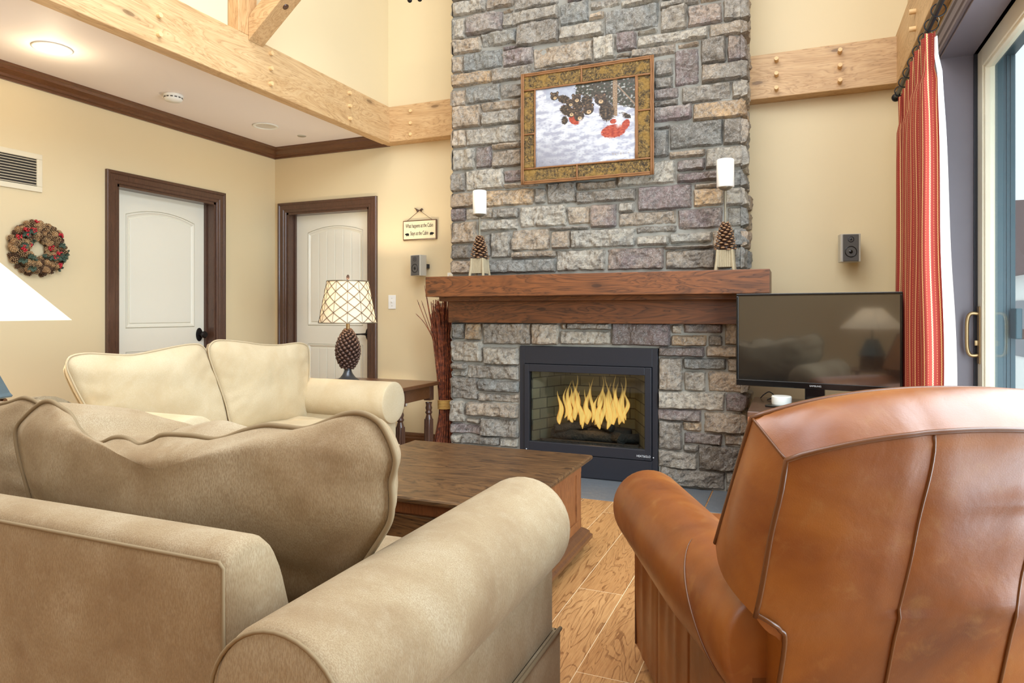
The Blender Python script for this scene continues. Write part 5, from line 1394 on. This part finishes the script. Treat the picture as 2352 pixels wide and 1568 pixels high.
def sofa(name, label, W1, W2, loc, rz, mat, pmat, D=0.97, dome=0.06, back_in=0.19, n_seat=2, skirt=True, panel=None, arm0=-0.06):
    """local frame: seat faces +y, arms centred at x = W1 and x = W2, back plane at y = 0"""
    t = thing(name, label, 'sofa', loc, rz)
    RZ, RR = 0.545, 0.137
    for sx, xa in ((-1, W1), (1, W2)):
        a = obj('arm', arm_roll(xa, RZ, RR, arm0, D, dome), mat, t, local=True, smooth='all')
        bm = B(); xi, xo = xa - sx * 0.10, xa + sx * 0.072
        lo, hi = min(xi, xo), max(xi, xo)
        box(bm, lo, hi, arm0 + 0.01, D - 0.035, 0.24, 0.56, bev=0.012, seg=3); obj('arm_panel', bm, mat, t, local=True, smooth=True)
        bm = B()
        tube(bm, [(xa + RR * 0.93 * math.cos(q), arm0 + 0.002, RZ + RR * 0.93 * math.sin(q)) for q in [PI * 2 * k / 40 for k in range(41)]], 0.0035, 6); 
        obj('arm_seam', bm, pmat, t, local=True, smooth='all')
        if panel:
            bm = B(); tube(bm, [(xa + RR * 0.9 * math.cos(q), D - 0.012, RZ + RR * 0.9 * math.sin(q)) for q in [R(-40) + (PI + R(80)) * k / 40 for k in range(41)]], 0.0045, 6); obj('front_seam', bm, pmat, t, local=True, smooth='all')
        # skirt
        bm = B(); xo2 = xa + sx * 0.082
        pts_ = [(xo2, 0.0), (xo2 + sx * 0.006, 0.0)]
        g = [(0.005, 0.24), (0.02, 0.015)]
        box(bm, min(xo2 - sx * 0.012, xo2 + sx * 0.006), max(xo2 - sx * 0.012, xo2 + sx * 0.006), arm0, D - 0.02, 0.012, 0.245, bev=0.003)
        obj('skirt', bm, mat, t, local=True, smooth=True)
        bm = B(); tube(bm, [(xo2 + sx * 0.006, 0.0, 0.247), (xo2 + sx * 0.006, D - 0.02, 0.247)], 0.006, 8); obj('skirt_welt', bm, pmat, t, local=True, smooth='all')
    bm = B(); box(bm, W1 - 0.08, W2 + 0.08, D - 0.034, D - 0.018, 0.012, 0.245, bev=0.003); box(bm, W1 - 0.08, W2 + 0.08, -0.006, 0.008, 0.012, 0.245, bev=0.003); obj('skirt', bm, mat, t, local=True, smooth=True)
    bm = B(); box(bm, W1 + 0.07, W2 - 0.07, 0.10, D - 0.04, 0.06, 0.31, bev=0.015, seg=3); obj('seat_deck', bm, mat, t, local=True, smooth=True)
    # back frame: rounded profile extruded across
    b0, b1 = W1 + back_in, W2 - back_in
    prof = spline([(0, 0.0, 0.03), (0, 0.0, 0.30), (0, 0.0, 0.55), (0, -0.004, 0.69), (0, 0.0, 0.733), (0, 0.016, 0.750), (0, 0.05, 0.756), (0, 0.095, 0.744), (0, 0.125, 0.700), (0, 0.15, 0.62), (0, 0.19, 0.50), (0, 0.22, 0.38), (0, 0.22, 0.05)], 3)
    bm = B(); rings = []
    cy = 0.10; cz = 0.45
    for xx, s_ in [(b0, 0.94), (b0 + 0.006, 0.975), (b0 + 0.02, 1.0)] + [(b0 + 0.02 + (b1 - b0 - 0.04) * k / 24, 1.0) for k in range(1, 24)] + [(b1 - 0.02, 1.0), (b1 - 0.006, 0.975), (b1, 0.94)]:
        rings.append([Vector((xx, cy + (p.y - cy) * s_, cz + (p.z - cz) * s_ + 0.003 * noise.noise(Vector((xx * 3, p.y * 9, 1))))) for p in prof])
    loft(bm, rings); obj('back_frame', bm, mat, t, local=True, smooth='all')
    bm = B(); tube(bm, [(b0 + 0.008, -0.002, 0.731), (b1 - 0.012, -0.002, 0.731), (b1 - 0.006, 0.0, 0.722), (b1 - 0.004, -0.001, 0.40), (b1 - 0.004, -0.001, 0.05)], 0.0036, 8)
    obj('back_seam', bm, pmat, t, local=True, smooth='all')
    bm = B(); box(bm, b0 - 0.14, b1 + 0.14, 0.01, 0.12, 0.05, 0.50, bev=0.015); obj('back_base', bm, mat, t, local=True, smooth=True)
    # seat cushions
    s0, s1 = W1 + 0.125, W2 - 0.125; wv = (s1 - s0) / n_seat
    for k in range(n_seat):
        bm = B(); a, b = s0 + k * wv + 0.004, s0 + (k + 1) * wv - 0.004
        m_ = 20
        def f(u, v, top):
            e = min(u, 1 - u, v, 1 - v); s_ = min(1, e / 0.12); s_ = math.sqrt(1 - (1 - s_) ** 2)
            return Vector((a + (b - a) * u, 0.20 + (D + 0.01 - 0.20) * v, 0.352 + (1 if top else -1) * (0.050 + 0.04 * s_ + (0.01 * noise.noise(Vector((u * 5 + k, v * 5, 0))) if top else 0))))
        V1 = grid(bm, lambda u, v: f(u, v, True), m_, m_); V2 = grid(bm, lambda u, v: f(u, v, False), m_, m_)
        rim = [(i, 0) for i in range(m_)] + [(m_, j) for j in range(m_)] + [(i, m_) for i in range(m_, 0, -1)] + [(0, j) for j in range(m_, 0, -1)]
        for (i, j), (i2, j2) in zip(rim, rim[1:] + rim[:1]):
            q = bm.faces.new((V1[i][j], V1[i2][j2], V2[i2][j2], V2[i][j])); q.smooth = True
        obj('seat_cushion', bm, mat, t, local=True, smooth='all')
    return t

# near sofa: its back is towards the viewer, it faces the fireplace
sofa('sofa', 'beige chenille sofa in the foreground seen from behind, facing the fireplace', -3.05, -0.70, (0, 0.83, 0), 0, M['sofaA'], M['piping'], D=1.0, dome=0.10, back_in=0.155)
# back cushions of the near sofa: rear faces traced at their own distance
def px_out(pts, Y): return [(on_y(x, y, Y).x, on_y(x, y, Y).z) for x, y in pts]
YQ = 1.13
outA = px_out([(95, 927), (118, 922), (140, 935), (163, 952), (183, 985), (207, 1008), (232, 1018), (262, 1006), (290, 1006), (322, 1022), (352, 1012), (378, 1000), (440, 1003), (500, 1010), (560, 990), (610, 978), (655, 981), (700, 985), (745, 970), (790, 952), (830, 950), (866, 968), (890, 1005), (905, 1048), (904, 1075), (896, 1108), (898, 1150), (893, 1195), (868, 1240), (835, 1290), (770, 1395), (600, 1425), (300, 1360), (120, 1300), (88, 1200), (60, 1100), (42, 1030), (40, 985), (62, 955)], YQ)
cushion('back_cushion', outA, 0.175, 0.07, Matrix.Translation((0, YQ, 0)), M['sofaA'], M['piping'], 'large beige back cushion with wavy piping at the right of the foreground sofa', 'cushion', back_bulge=0.09, seed=1, wr=0.020, pr=0.0062, ks=(1.0, 0.82), hump=2.2, pipes=(0,))
outA2 = px_out([(100, 945), (60, 915), (20, 925), (-40, 938), (-100, 945), (-160, 930), (-220, 925), (-258, 945), (-272, 1020), (-262, 1120), (-200, 1160), (-100, 1194), (70, 1225), (96, 1160), (104, 1040)], YQ + 0.17)
cushion('back_cushion', outA2, 0.20, 0.07, Matrix.Translation((0, YQ + 0.17, 0)), M['sofaA'], M['piping'], 'beige back cushion cut off by the left edge on the foreground sofa', 'cushion', back_bulge=0.07, seed=4, wr=0.02, pr=0.0062, ks=(1.0, 0.82), hump=2.2, pipes=(0,))

# far sofa: along the left side, facing the fireplace side
# local x -> world -y, local y -> world x (rotated by -90 degrees)
sofa('loveseat', 'cream chenille loveseat on the far side of the coffee table by the doors', -3.805, -2.20, (-3.42, 0, 0), R(-90), M['sofaB'], M['pipingB'], D=0.98, dome=0.012, back_in=0.17, panel=True, arm0=0.0)
def bcush(pts, XP, T, label, seed):
    out = [(-on_x(x, y, XP).y, on_x(x, y, XP).z) for x, y in pts]      # plane coordinates: a = -y
    lean = R(7)
    # local x=a -> world -y ; local y (front) -> world +x ; z up
    T = 0.125; m = Matrix(((0, 1, 0, XP - T), (-1, 0, 0, 0), (0, 0, 1, 0), (0, 0, 0, 1)))
    return cushion('back_cushion', out, T, 0.07, m, M['sofaB'], M['pipingB'], label, 'cushion', seed=seed, wr=0.012, pr=0.0048, ks=(0.84, 1.0))
bcush([(155, 832), (166, 818), (200, 812), (250, 814), (300, 816), (350, 808), (400, 797), (440, 791), (462, 794), (478, 815), (492, 848), (508, 893), (520, 935), (527, 985), (515, 1005), (440, 1012), (320, 1015), (250, 985), (205, 940), (180, 900), (163, 865), (156, 848)], -3.12, 0.17,
      'cream back cushion tinted warm on the near end of the far loveseat', 2)
bcush([(482, 795), (495, 783), (520, 782), (560, 786), (600, 792), (640, 793), (680, 788), (700, 791), (709, 805), (710, 850), (706, 900), (710, 950), (711, 965), (690, 966), (620, 972), (550, 988), (530, 970), (520, 930), (505, 885), (490, 845), (481, 815)], -3.10, 0.17,
      'cream back cushion on the far end of the loveseat, next to the pinecone lamp', 3)

# ------------------------------------------------------------------ side table and pinecone lamp
TZ = 0.618
st = thing('side_table', 'brown wooden side table with turned legs behind the loveseat arm', 'side table', (-2.93, 4.25, 0))
tx0, tx1, ty0, ty1 = -3.36, -2.50, 4.0, 4.52
bm = B(); box(bm, tx0, tx1, ty0, ty1, TZ - 0.028, TZ, bev=0.007, seg=3); obj('top', bm, M['trimX'], st)
bm = B()
for a in ((tx0 + 0.04, tx1 - 0.04, ty0 + 0.035, ty0 + 0.055), (tx0 + 0.04, tx1 - 0.04, ty1 - 0.055, ty1 - 0.035), (tx0 + 0.035, tx0 + 0.055, ty0 + 0.04, ty1 - 0.04), (tx1 - 0.055, tx1 - 0.035, ty0 + 0.04, ty1 - 0.04)): box(bm, *a, TZ - 0.12, TZ - 0.028)
obj('apron', bm, M['trimX'], st)
for x in (tx0 + 0.06, tx1 - 0.06):
    for y in (ty0 + 0.06, ty1 - 0.06):
        bm = B(); box(bm, x - 0.028, x + 0.028, y - 0.028, y + 0.028, TZ - 0.14, TZ - 0.028, bev=0.003)
        lathe(bm, [(0, 0), (0.018, 0), (0.022, 0.02), (0.016, 0.05), (0.024, 0.07), (0.026, 0.12), (0.028, 0.25), (0.027, 0.34), (0.018, 0.37), (0.028, 0.385), (0.020, 0.40), (0.026, 0.42), (0.020, 0.44), (0.026, 0.462)], (x, y, 0), 20)
        for k in range(10):
            a = 2 * PI * k / 10; tube(bm, [(x + 0.0275 * math.cos(a), y + 0.0275 * math.sin(a), 0.11), (x + 0.0295 * math.cos(a), y + 0.0295 * math.sin(a), 0.24), (x + 0.028 * math.cos(a), y + 0.028 * math.sin(a), 0.335)], 0.0055, 6)
        obj('leg', bm, M['trimZ'], st, smooth=True)

lpos = on_y(799, 873, 4.22); lx, ly = lpos.x, 4.22
Lp = thing('pinecone_lamp', 'lit table lamp with bronze pinecone body and twig lattice shade', 'lamp', (lx, ly, TZ))
def zpx(y): return on_y(799, y, ly).z
bm = B(); zf = zpx(846)
lathe(bm, [(0, 0), (0.088, 0), (0.090, 0.008), (0.082, 0.018), (0.058, 0.032), (0.040, 0.055), (0.030, 0.075), (0.026, zf - TZ - 0.01), (0.028, zf - TZ - 0.006), (0.028, zf - TZ + 0.004), (0.02, zf - TZ + 0.008)], (lx, ly, TZ), 36); obj('foot', bm, M['pewterdark'], Lp, smooth='all')
z0c, z1c = zf, zpx(758)
bm = B(); Hc = z1c - z0c
cone(bm, (lx, ly, z0c), Hc, lambda q: 0.104 * math.sin(PI * (0.10 + 0.84 * q)) ** 0.7 * (1.0 - 0.18 * q) , 15, 12, 0.048, 0.038, -0.15, 1.0, 0.42, 0, 0, 0.3, core=0.72)
obj('pinecone_body', bm, M['conebronze'], Lp, smooth='all')
zs0, zs1 = zpx(741), zpx(646)
bm = B(); lathe(bm, [(0.014, 0), (0.014, zs0 - z1c + 0.03), (0.010, zs0 - z1c + 0.035), (0.0, zs0 - z1c + 0.05)], (lx, ly, z1c - 0.01), 18); obj('neck', bm, M['brass'], Lp, smooth=True)
rb, rt_ = 0.212, 0.152
tsh = NT('lamp_shade_linen'); tsh.set(Base_Color=lin((250, 240, 220)), Roughness=0.8)
dif = tsh.n('ShaderNodeBsdfDiffuse'); dif.inputs[0].default_value = lin((250, 240, 222)); trl = tsh.n('ShaderNodeBsdfTranslucent'); trl.inputs[0].default_value = lin((255, 246, 230))
ad = tsh.n('ShaderNodeMixShader'); ad.inputs[0].default_value = 0.5; tsh.l(dif.outputs[0], ad.inputs[1]); tsh.l(trl.outputs[0], ad.inputs[2]); tsh.l(ad.outputs[0], tsh.out.inputs['Surface'])
bm = B(); lathe(bm, [(rb, zs0), (rt_, zs1), (rt_ - 0.002, zs1), (rb - 0.002, zs0), (rb, zs0)], (lx, ly, 0), 48); obj('lamp_shade', bm, tsh.m, Lp, smooth=True)
bm = B(); NV_ = 12
def sp_pt(a, q, o=0.003):
    r = rb + (rt_ - rb) * q + o; return Vector((lx + r * math.cos(a), ly + r * math.sin(a), zs0 + (zs1 - zs0) * q))
for k in range(NV_):
    a = 2 * PI * k / NV_ + 0.1; tube(bm, [sp_pt(a, q / 4) for q in range(5)], 0.0013, 5)
for sgn in (-1, 1):
    for k in range(NV_):
        for off in (0.0, 0.03):
            a = 2 * PI * k / NV_ + 0.1 + off * sgn
            tube(bm, [sp_pt(a + sgn * 8 * PI / NV_ * q / 16, q / 16, 0.004 + 0.001 * sgn) for q in range(17)], 0.0011, 5)
obj('shade_lattice', bm, M['lattice'], Lp, smooth='all')
bm = B()
tube(bm, [sp_pt(2 * PI * k / 40, 0, 0.003) for k in range(40)], 0.004, 6, closed=True); tube(bm, [sp_pt(2 * PI * k / 40, 1, 0.003) for k in range(40)], 0.004, 6, closed=True)
for k in range(3):
    a = 2 * PI * k / 3; tube(bm, [Vector((lx, ly, zs1 - 0.006)), sp_pt(a, 1, -0.002)], 0.0018, 5)
obj('shade_rim', bm, M['pewter'], Lp, smooth='all')
bm = B(); lathe(bm, [(0.003, -0.05), (0.003, 0.004), (0.006, 0.006), (0.004, 0.012)], (lx, ly, zs1), 10); cone(bm, (lx, ly, zs1 + 0.008), 0.04, lambda q: 0.013 * math.sin(PI * (0.12 + 0.8 * q)) ** 0.7, 6, 6, 0.010, 0.009, 0, 1.2, 0.4); obj('finial', bm, M['conebronze'], Lp)
bm = B(); ball(bm, (lx, ly, (zs0 + zs1) / 2), 0.028, rz=0.04); obj('bulb', bm, emit('bulb_glow', (255, 228, 180), 6), Lp, smooth='all')
point('pinecone_lamp_light', (lx, ly, (zs0 + zs1) / 2 + 0.06), 20, (1.0, 0.86, 0.66), 0.03)

# ------------------------------------------------------------------ corner table and white shaded lamp
ck = thing('side_table', 'low dark table between the two sofas under the white shaded lamp', 'side table', (-3.42, 1.80, 0))
bm = B(); box(bm, -3.72, -3.22, 1.55, 2.05, 0.56, 0.59, bev=0.006); obj('top', bm, M['trimX'], ck)
for x in (-3.68, -3.26):
    for y in (1.59, 2.01):
        bm = B(); box(bm, x - 0.02, x + 0.02, y - 0.02, y + 0.02, 0, 0.56); obj('leg', bm, M['trimZ'], ck)
def square_lamp(cx, cy, zt, hw, label, s=1.0, rot=0.0, lit=14, zsh=None):
    t = thing('table_lamp', label, 'lamp', (cx, cy, zt), rot)
    m = lambda *a, **k: None
    bm = B()
    for k in range(6): 
        z = 0.012 + k * 0.027
        for a0 in (0, PI / 2):
            mm = Matrix.Rotation(a0, 4, 'Z')
            for sy in (-1, 1):
                tb = bmesh.new(); tube(tb, [(-0.105, sy * 0.085, z), (0.105, sy * 0.085, z)], 0.0135, 10); merge(bm, tb, 0, mm)
    box(bm, -0.08, 0.08, -0.08, 0.08, 0.0, 0.165)
    obj('log_base', bm, M['trimX'], t, local=True, smooth=True)
    bm = B(); rings = []
    for z, w in ((0.165, 0.112), (0.172, 0.115), (0.185, 0.108), (0.36, 0.052), (0.375, 0.05)):
        rings.append([Vector((sx * w, sy * w, z)) for sx, sy in ((-1, -1), (1, -1), (1, 1), (-1, 1))])
    loft(bm, rings, True, smooth=False); obj('lamp_body', bm, plain('weathered_blue_grey', (92, 112, 124), 0.45, 0.4, bump=(40, 0.5, 0.006)), t, local=True)
    zs = (zsh - zt) if zsh else 0.50
    bm = B(); tube(bm, [(0, 0, 0.37), (0, 0, zs + 0.02)], 0.008, 8); obj('stem', bm, M['bronze'], t, local=True)
    bm = B(); rings = []; hh = hw * 0.95
    for z, w in ((zs, hw), (zs + hh, hw * 0.30), (zs + hh, hw * 0.30 - 0.003), (zs, hw - 0.003), (zs, hw)):
        rings.append([Vector((sx * w, sy * w, z)) for sx, sy in ((-1, -1), (1, -1), (1, 1), (-1, 1))])
    loft(bm, rings, False, smooth=False); obj('lamp_shade', bm, tsh.m, t, local=True)
    point('table_lamp_light', (cx, cy, zt + zs + 0.12), lit, (1.0, 0.93, 0.82), 0.04)
    return t
sc_ = on_y(150, 733, 1.9)
square_lamp(-3.36, 1.80, 0.592, 0.275, 'table lamp with plain white pyramid shade at the left edge', rot=R(45 + 22.8 + 38), zsh=1.105, lit=16)

ck = thing('side_table', 'low dark table behind the viewpoint carrying a lamp reflected in the television', 'side table', (-0.93, -1.5, 0))
bm = B(); box(bm, -1.2, -0.66, -1.77, -1.23, 0.40, 0.43, bev=0.006); obj('top', bm, M['trimX'], ck)
for x in (-1.16, -0.70):
    for y in (-1.73, -1.27):
        bm = B(); box(bm, x - 0.02, x + 0.02, y - 0.02, y + 0.02, 0, 0.40); obj('leg', bm, M['trimZ'], ck)
square_lamp(-0.93, -1.5, 0.432, 0.27, 'table lamp with white pyramid shade, seen only as a reflection in the television', rot=R(20), zsh=0.94, lit=8)

# ------------------------------------------------------------------ leather armchair
AX, AY, AR = 0.2226, 1.504, R(25.3)
ac = thing('armchair', 'brown leather rolled-arm armchair seen from behind in the right foreground', 'armchair', (AX, AY, 0), AR)
# profile of the back (local y forward); v = height 0..1
def wv(z): return 0.36 - 0.020 * max(0, min(1, (z - 0.60) / 0.30))
def rear_y(z): return -0.175 + 0.085 * max(0, (0.92 - z) / 0.32) if z > 0.6 else -0.09 + 0.09 * min(1, (0.6 - z) / 0.35)
def ztr(u): return 0.895 + 0.052 * (1 - u * u) ** 0.8
def ztf(u): return 0.952 + 0.048 * (1 - abs(u) ** 2.2)
def rear_pt(u, v):
    z0 = 0.60; z = z0 + (ztr(u) - z0) * v
    b = 0.020 * (1 - u ** 4)
    fold = 0.007 * noise.noise(Vector((u * 2.2, 0, v * 3.0))) + 0.008 * math.exp(-((v - 0.62 - 0.10 * u) / 0.05) ** 2) * math.exp(-((u - 0.35) / 0.35) ** 2)
    seam = -0.006 * (math.exp(-((abs(u) - 0.31) / 0.03) ** 2))
    return Vector((u * wv(z), rear_y(z) - b * 0.7 - fold - seam, z))
def front_pt(u, v):
    z0 = 0.66; z = z0 + (ztf(u) - z0) * v
    w = 0.360 + 0.004 * v
    y = 0.115 - 0.20 * v
    return Vector((u * w, y + 0.05 * (1 - u * u) * (1 - v * 0.6), z))
NU_ = 36
def rear_all(a, b):
    u = a * 2 - 1
    if b > 0.45: return rear_pt(u, (b - 0.45) / 0.55)
    if b > 0.36:       # the jog above the arm
        q = (b - 0.36) / 0.09; z = 0.555 + 0.045 * q; w = 0.302 + (wv(0.60) - 0.302) * q ** 0.5
        return Vector((u * w, rear_y(z) - 0.014 * (1 - u ** 4) * (0.8 + 0.2 * q), z))
    z = 0.09 + (0.555 - 0.09) * b / 0.36
    return Vector((u * 0.302, rear_y(z) - 0.0115 * (1 - u ** 4) - 0.004 * (noise.noise(Vector((u * 3, 2, z * 6)))) * min(1, (0.36 - b) * 9), z))
bm = B(); grid(bm, rear_all, NU_, 60); obj('back_panel', bm, M['leather'], ac, local=True, smooth='all')
bm = B()
grid(bm, lambda a, b: front_pt(a * 2 - 1, b), NU_, 20)
def top_pt(u, s):
    p, q = rear_pt(u, 1), front_pt(u, 1); r = p.lerp(q, s); r.z += 0.030 * math.sin(PI * s) * (1 - abs(u) ** 10); return r
grid(bm, lambda a, b: top_pt(a * 2 - 1, b), NU_, 10)
for sg_ in (-1, 1):
    def side_pt(v, s, sg_=sg_):
        p, q = rear_pt(sg_, v), front_pt(sg_, v); r = p.lerp(q, s); r.x += sg_ * 0.030 * math.sin(PI * s) * (1 - v ** 8) * (0.5 + 0.5 * math.sin(PI * min(1, v + 0.1))); return r
    grid(bm, side_pt, 26, 10)
obj('back_border', bm, M['leather'], ac, local=True, smooth='all')
bm = B()
path = [rear_pt(-1, k / 12) for k in range(12)] + [rear_pt(-1 + 2 * k / 30, 1) for k in range(31)] + [rear_pt(1, 1 - k / 12) for k in range(1, 13)]
tube(bm, [p + Vector((0, -0.001, 0)) for p in path], 0.0048, 8)
path = [front_pt(-1, k / 12) for k in range(12)] + [front_pt(-1 + 2 * k / 30, 1) for k in range(31)] + [front_pt(1, 1 - k / 12) for k in range(1, 13)]
tube(bm, [p + Vector((0, 0.001, 0.001)) for p in path], 0.0050, 8)
for sg_ in (-1, 1): tube(bm, [top_pt(sg_, s / 8) + Vector((0, 0, 0.0005)) for s in range(9)], 0.0026, 6)
obj('back_piping', bm, M['leatherpipe'], ac, local=True, smooth='all')
# lower rear panel, narrower than the back above the arms
def low_pt(u, v):
    z = 0.09 + (0.575 - 0.09) * v; return Vector((u * 0.302, rear_y(z) - 0.0115 * (1 - u ** 4), z))
for sg_ in (-1, 1):
    bm = B(); grid(bm, lambda a, b, sg_=sg_: low_pt(sg_, b) + Vector((0, 0.16 * a, 0)), 3, 20)
    obj('lower_back_side', bm, M['leather'], ac, local=True, smooth='all')
for sg_ in (-1, 1):
    bm = B(); tube(bm, spline([rear_pt(sg_, 0.02), rear_pt(sg_ * 0.93, 0.0) + Vector((0, -0.004, -0.008)), Vector((sg_ * 0.315, rear_y(0.58) - 0.004, 0.575)), Vector((sg_ * 0.303, rear_y(0.55) - 0.003, 0.54)), low_pt(sg_, 0.5), low_pt(sg_, 0.0)], 6), 0.0045, 8); obj('lower_piping', bm, M['leatherpipe'], ac, local=True, smooth='all')
    us = sg_ * 0.31
    bm = B(); pt_ = []
    for k in range(41):
        b_ = 1 - k / 40; xw = rear_all(1.0, b_).x; pt_.append(rear_all((sg_ * (0.100 + 0.012 * (1 - b_)) / xw + 1) / 2, b_) + Vector((0, -0.0015, 0)))
    tube(bm, pt_, 0.0030, 8); obj('back_seam', bm, M['leatherpipe'], ac, local=True, smooth='all')
# arms
for sg_ in (-1, 1):
    bm = B(); rings = []; n = 40; xa = sg_ * 0.298
    def ring(y, s, w=1.0, dz=0.0, dx=0.0):
        return [Vector((xa + sg_ * dx + sg_ * 0.118 * s * w * math.cos(a), y, 0.505 + dz + 0.118 * s * math.sin(a) * (1.0 if math.sin(a) > 0 else 1.1))) for a in [2 * PI * k / n for k in range(n)]]
    ys = [0.0, 0.006, 0.02] + [0.02 + 0.90 * k / 15 for k in range(1, 16)]
    for i, y in enumerate(ys):
        t_ = max(0, 1 - y / 0.35)
        rings.append(ring(y, (0.86, 0.95, 1.0)[i] if i < 3 else 1.0, 1 - 0.16 * t_, -0.012 * t_, -0.012 * t_))
    for k in range(1, 11):
        t_ = k / 11; rings.append(ring(0.92 + 0.07 * math.sin(t_ * PI / 2), max(0.02, math.cos(t_ * PI / 2) ** 0.6)))
    loft(bm, rings); obj('arm', bm, M['leather'], ac, local=True, smooth='all')
    def on_arm(y, a):
        t_ = max(0, 1 - y / 0.35); w = 1 - 0.16 * t_
        return Vector((xa - sg_ * 0.012 * t_ + sg_ * 0.119 * w * math.cos(a), y, 0.505 - 0.012 * t_ + 0.119 * math.sin(a) * (1.0 if a > 0 else 1.1)))
    bm = B(); tube(bm, [on_arm(0.30 - 0.23 * math.sin(q * PI / 2) ** 1.3, R(62 - 118 * q)) for q in [k / 24 for k in range(25)]], [0.0005 + 0.0022 * min(1, k / 6) for k in range(25)], 6); obj('arm_seam', bm, M['leatherpipe'], ac, local=True, smooth='all')
    # outer side panel with gathered folds
    def side(a, b, sg_=sg_):
        y = 0.0 + 0.92 * a; z = 0.055 + 0.42 * b
        fd = 0.0
        for fy, amp in ((0.90, 0.010), (0.80, 0.012), (0.70, 0.006), (0.60, 0.010), (0.52, 0.007), (0.44, 0.011)):
            fd += amp * math.exp(-((y - fy - 0.03 * (1 - b)) / 0.022) ** 2) * (0.25 + 0.75 * b)
        for fy in (0.66, 0.36): fd -= 0.007 * math.exp(-((y - fy) / 0.006) ** 2)
        return Vector((sg_ * (0.340 + fd), y, z))
    bm = B(); grid(bm, side, 120, 14)
    box(bm, min(sg_ * 0.22, sg_ * 0.337), max(sg_ * 0.22, sg_ * 0.337), 0.0, 0.915, 0.055, 0.45, bev=0.008)
    obj('side_panel', bm, M['leather'], ac, local=True, smooth=True)
    bm = B(); tube(bm, [(sg_ * 0.343, 0.915, 0.06), (sg_ * 0.343, 0.918, 0.45)], 0.004, 6); tube(bm, [(sg_ * 0.341, -0.001, 0.415), (sg_ * 0.32, -0.003, 0.405), (sg_ * 0.30, -0.002, 0.41)], 0.004, 6); obj('side_piping', bm, M['leatherpipe'], ac, local=True, smooth='all')
    for y in (0.04, 0.84):
        bm = B(); lathe(bm, [(0, 0), (0.018, 0), (0.026, 0.05), (0, 0.056)], (sg_ * 0.29, y, 0), 16); obj('leg', bm, M['trimZ'], ac, local=True, smooth=True)
bm = B(); box(bm, -0.27, 0.27, 0.06, 0.93, 0.07, 0.31, bev=0.015, seg=3); obj('seat_frame', bm, M['leather'], ac, local=True, smooth=True)
bm = B(); box(bm, -0.232, 0.232, 0.16, 0.97, 0.31, 0.475, bev=0.045, seg=5); obj('seat_cushion', bm, M['leather'], ac, local=True, smooth='all')
bm = B(); box(bm, -0.30, 0.30, -0.02, 0.12, 0.30, 0.68, bev=0.03, seg=3); obj('inner_back', bm, M['leather'], ac, local=True, smooth=True)

# ------------------------------------------------------------------ chandelier whose lowest scroll tips show at the top
chn = thing('chandelier', 'dark iron chandelier, only its lowest tips showing at the top edge', 'chandelier', (-2.15, 3.45, 3.3))
t1 = on_y(941, 0.5, 3.8); t2 = on_y(964, -2, 3.75)
for i, tp_ in enumerate((t1, t2, Vector((-2.5, 3.3, 3.22)), Vector((-1.8, 3.25, 3.22)), Vector((-2.0, 3.0, 3.22)))):
    bm = B(); hub = Vector((-2.15, 3.45, 3.42)); d = (tp_ - hub)
    tube(bm, spline([hub, hub + d * 0.5 + Vector((0, 0, 0.12)), tp_ + Vector((0, 0, 0.05)), tp_], 5), 0.008, 8); ball(bm, tp_, 0.016)
    obj('arm', bm, M['bronze'], chn, smooth='all')
bm = B(); lathe(bm, [(0, -0.06), (0.03, -0.03), (0.035, 0.03), (0.01, 0.06), (0.008, 1.58), (0.05, 1.58), (0.05, 1.6), (0, 1.6)], (-2.15, 3.45, 3.42 - 0.02), 16); obj('hub', bm, M['bronze'], chn, smooth=True)

# ------------------------------------------------------------------ groups of repeats
GR = {'candle_holder': 'candle holders on the mantel', 'pillar_candle': 'pillar candles on the mantel', 'wall_speaker': 'wall speakers beside the fireplace', 'back_cushion': 'loose back cushions of the sofas',
      'timber_beam': 'pegged pine beams around the room', 'ceiling_light': 'recessed lights in the soffit', 'side_table': 'small tables by the seating', 'table_lamp': 'white shaded table lamps', 'wall_outlet': 'outlets on the back wall'}
for o in S.objects:
    b_ = o.name.split('.')[0]
    if o.parent is None and b_ in GR and 'label' in o: o['group'] = GR[b_]
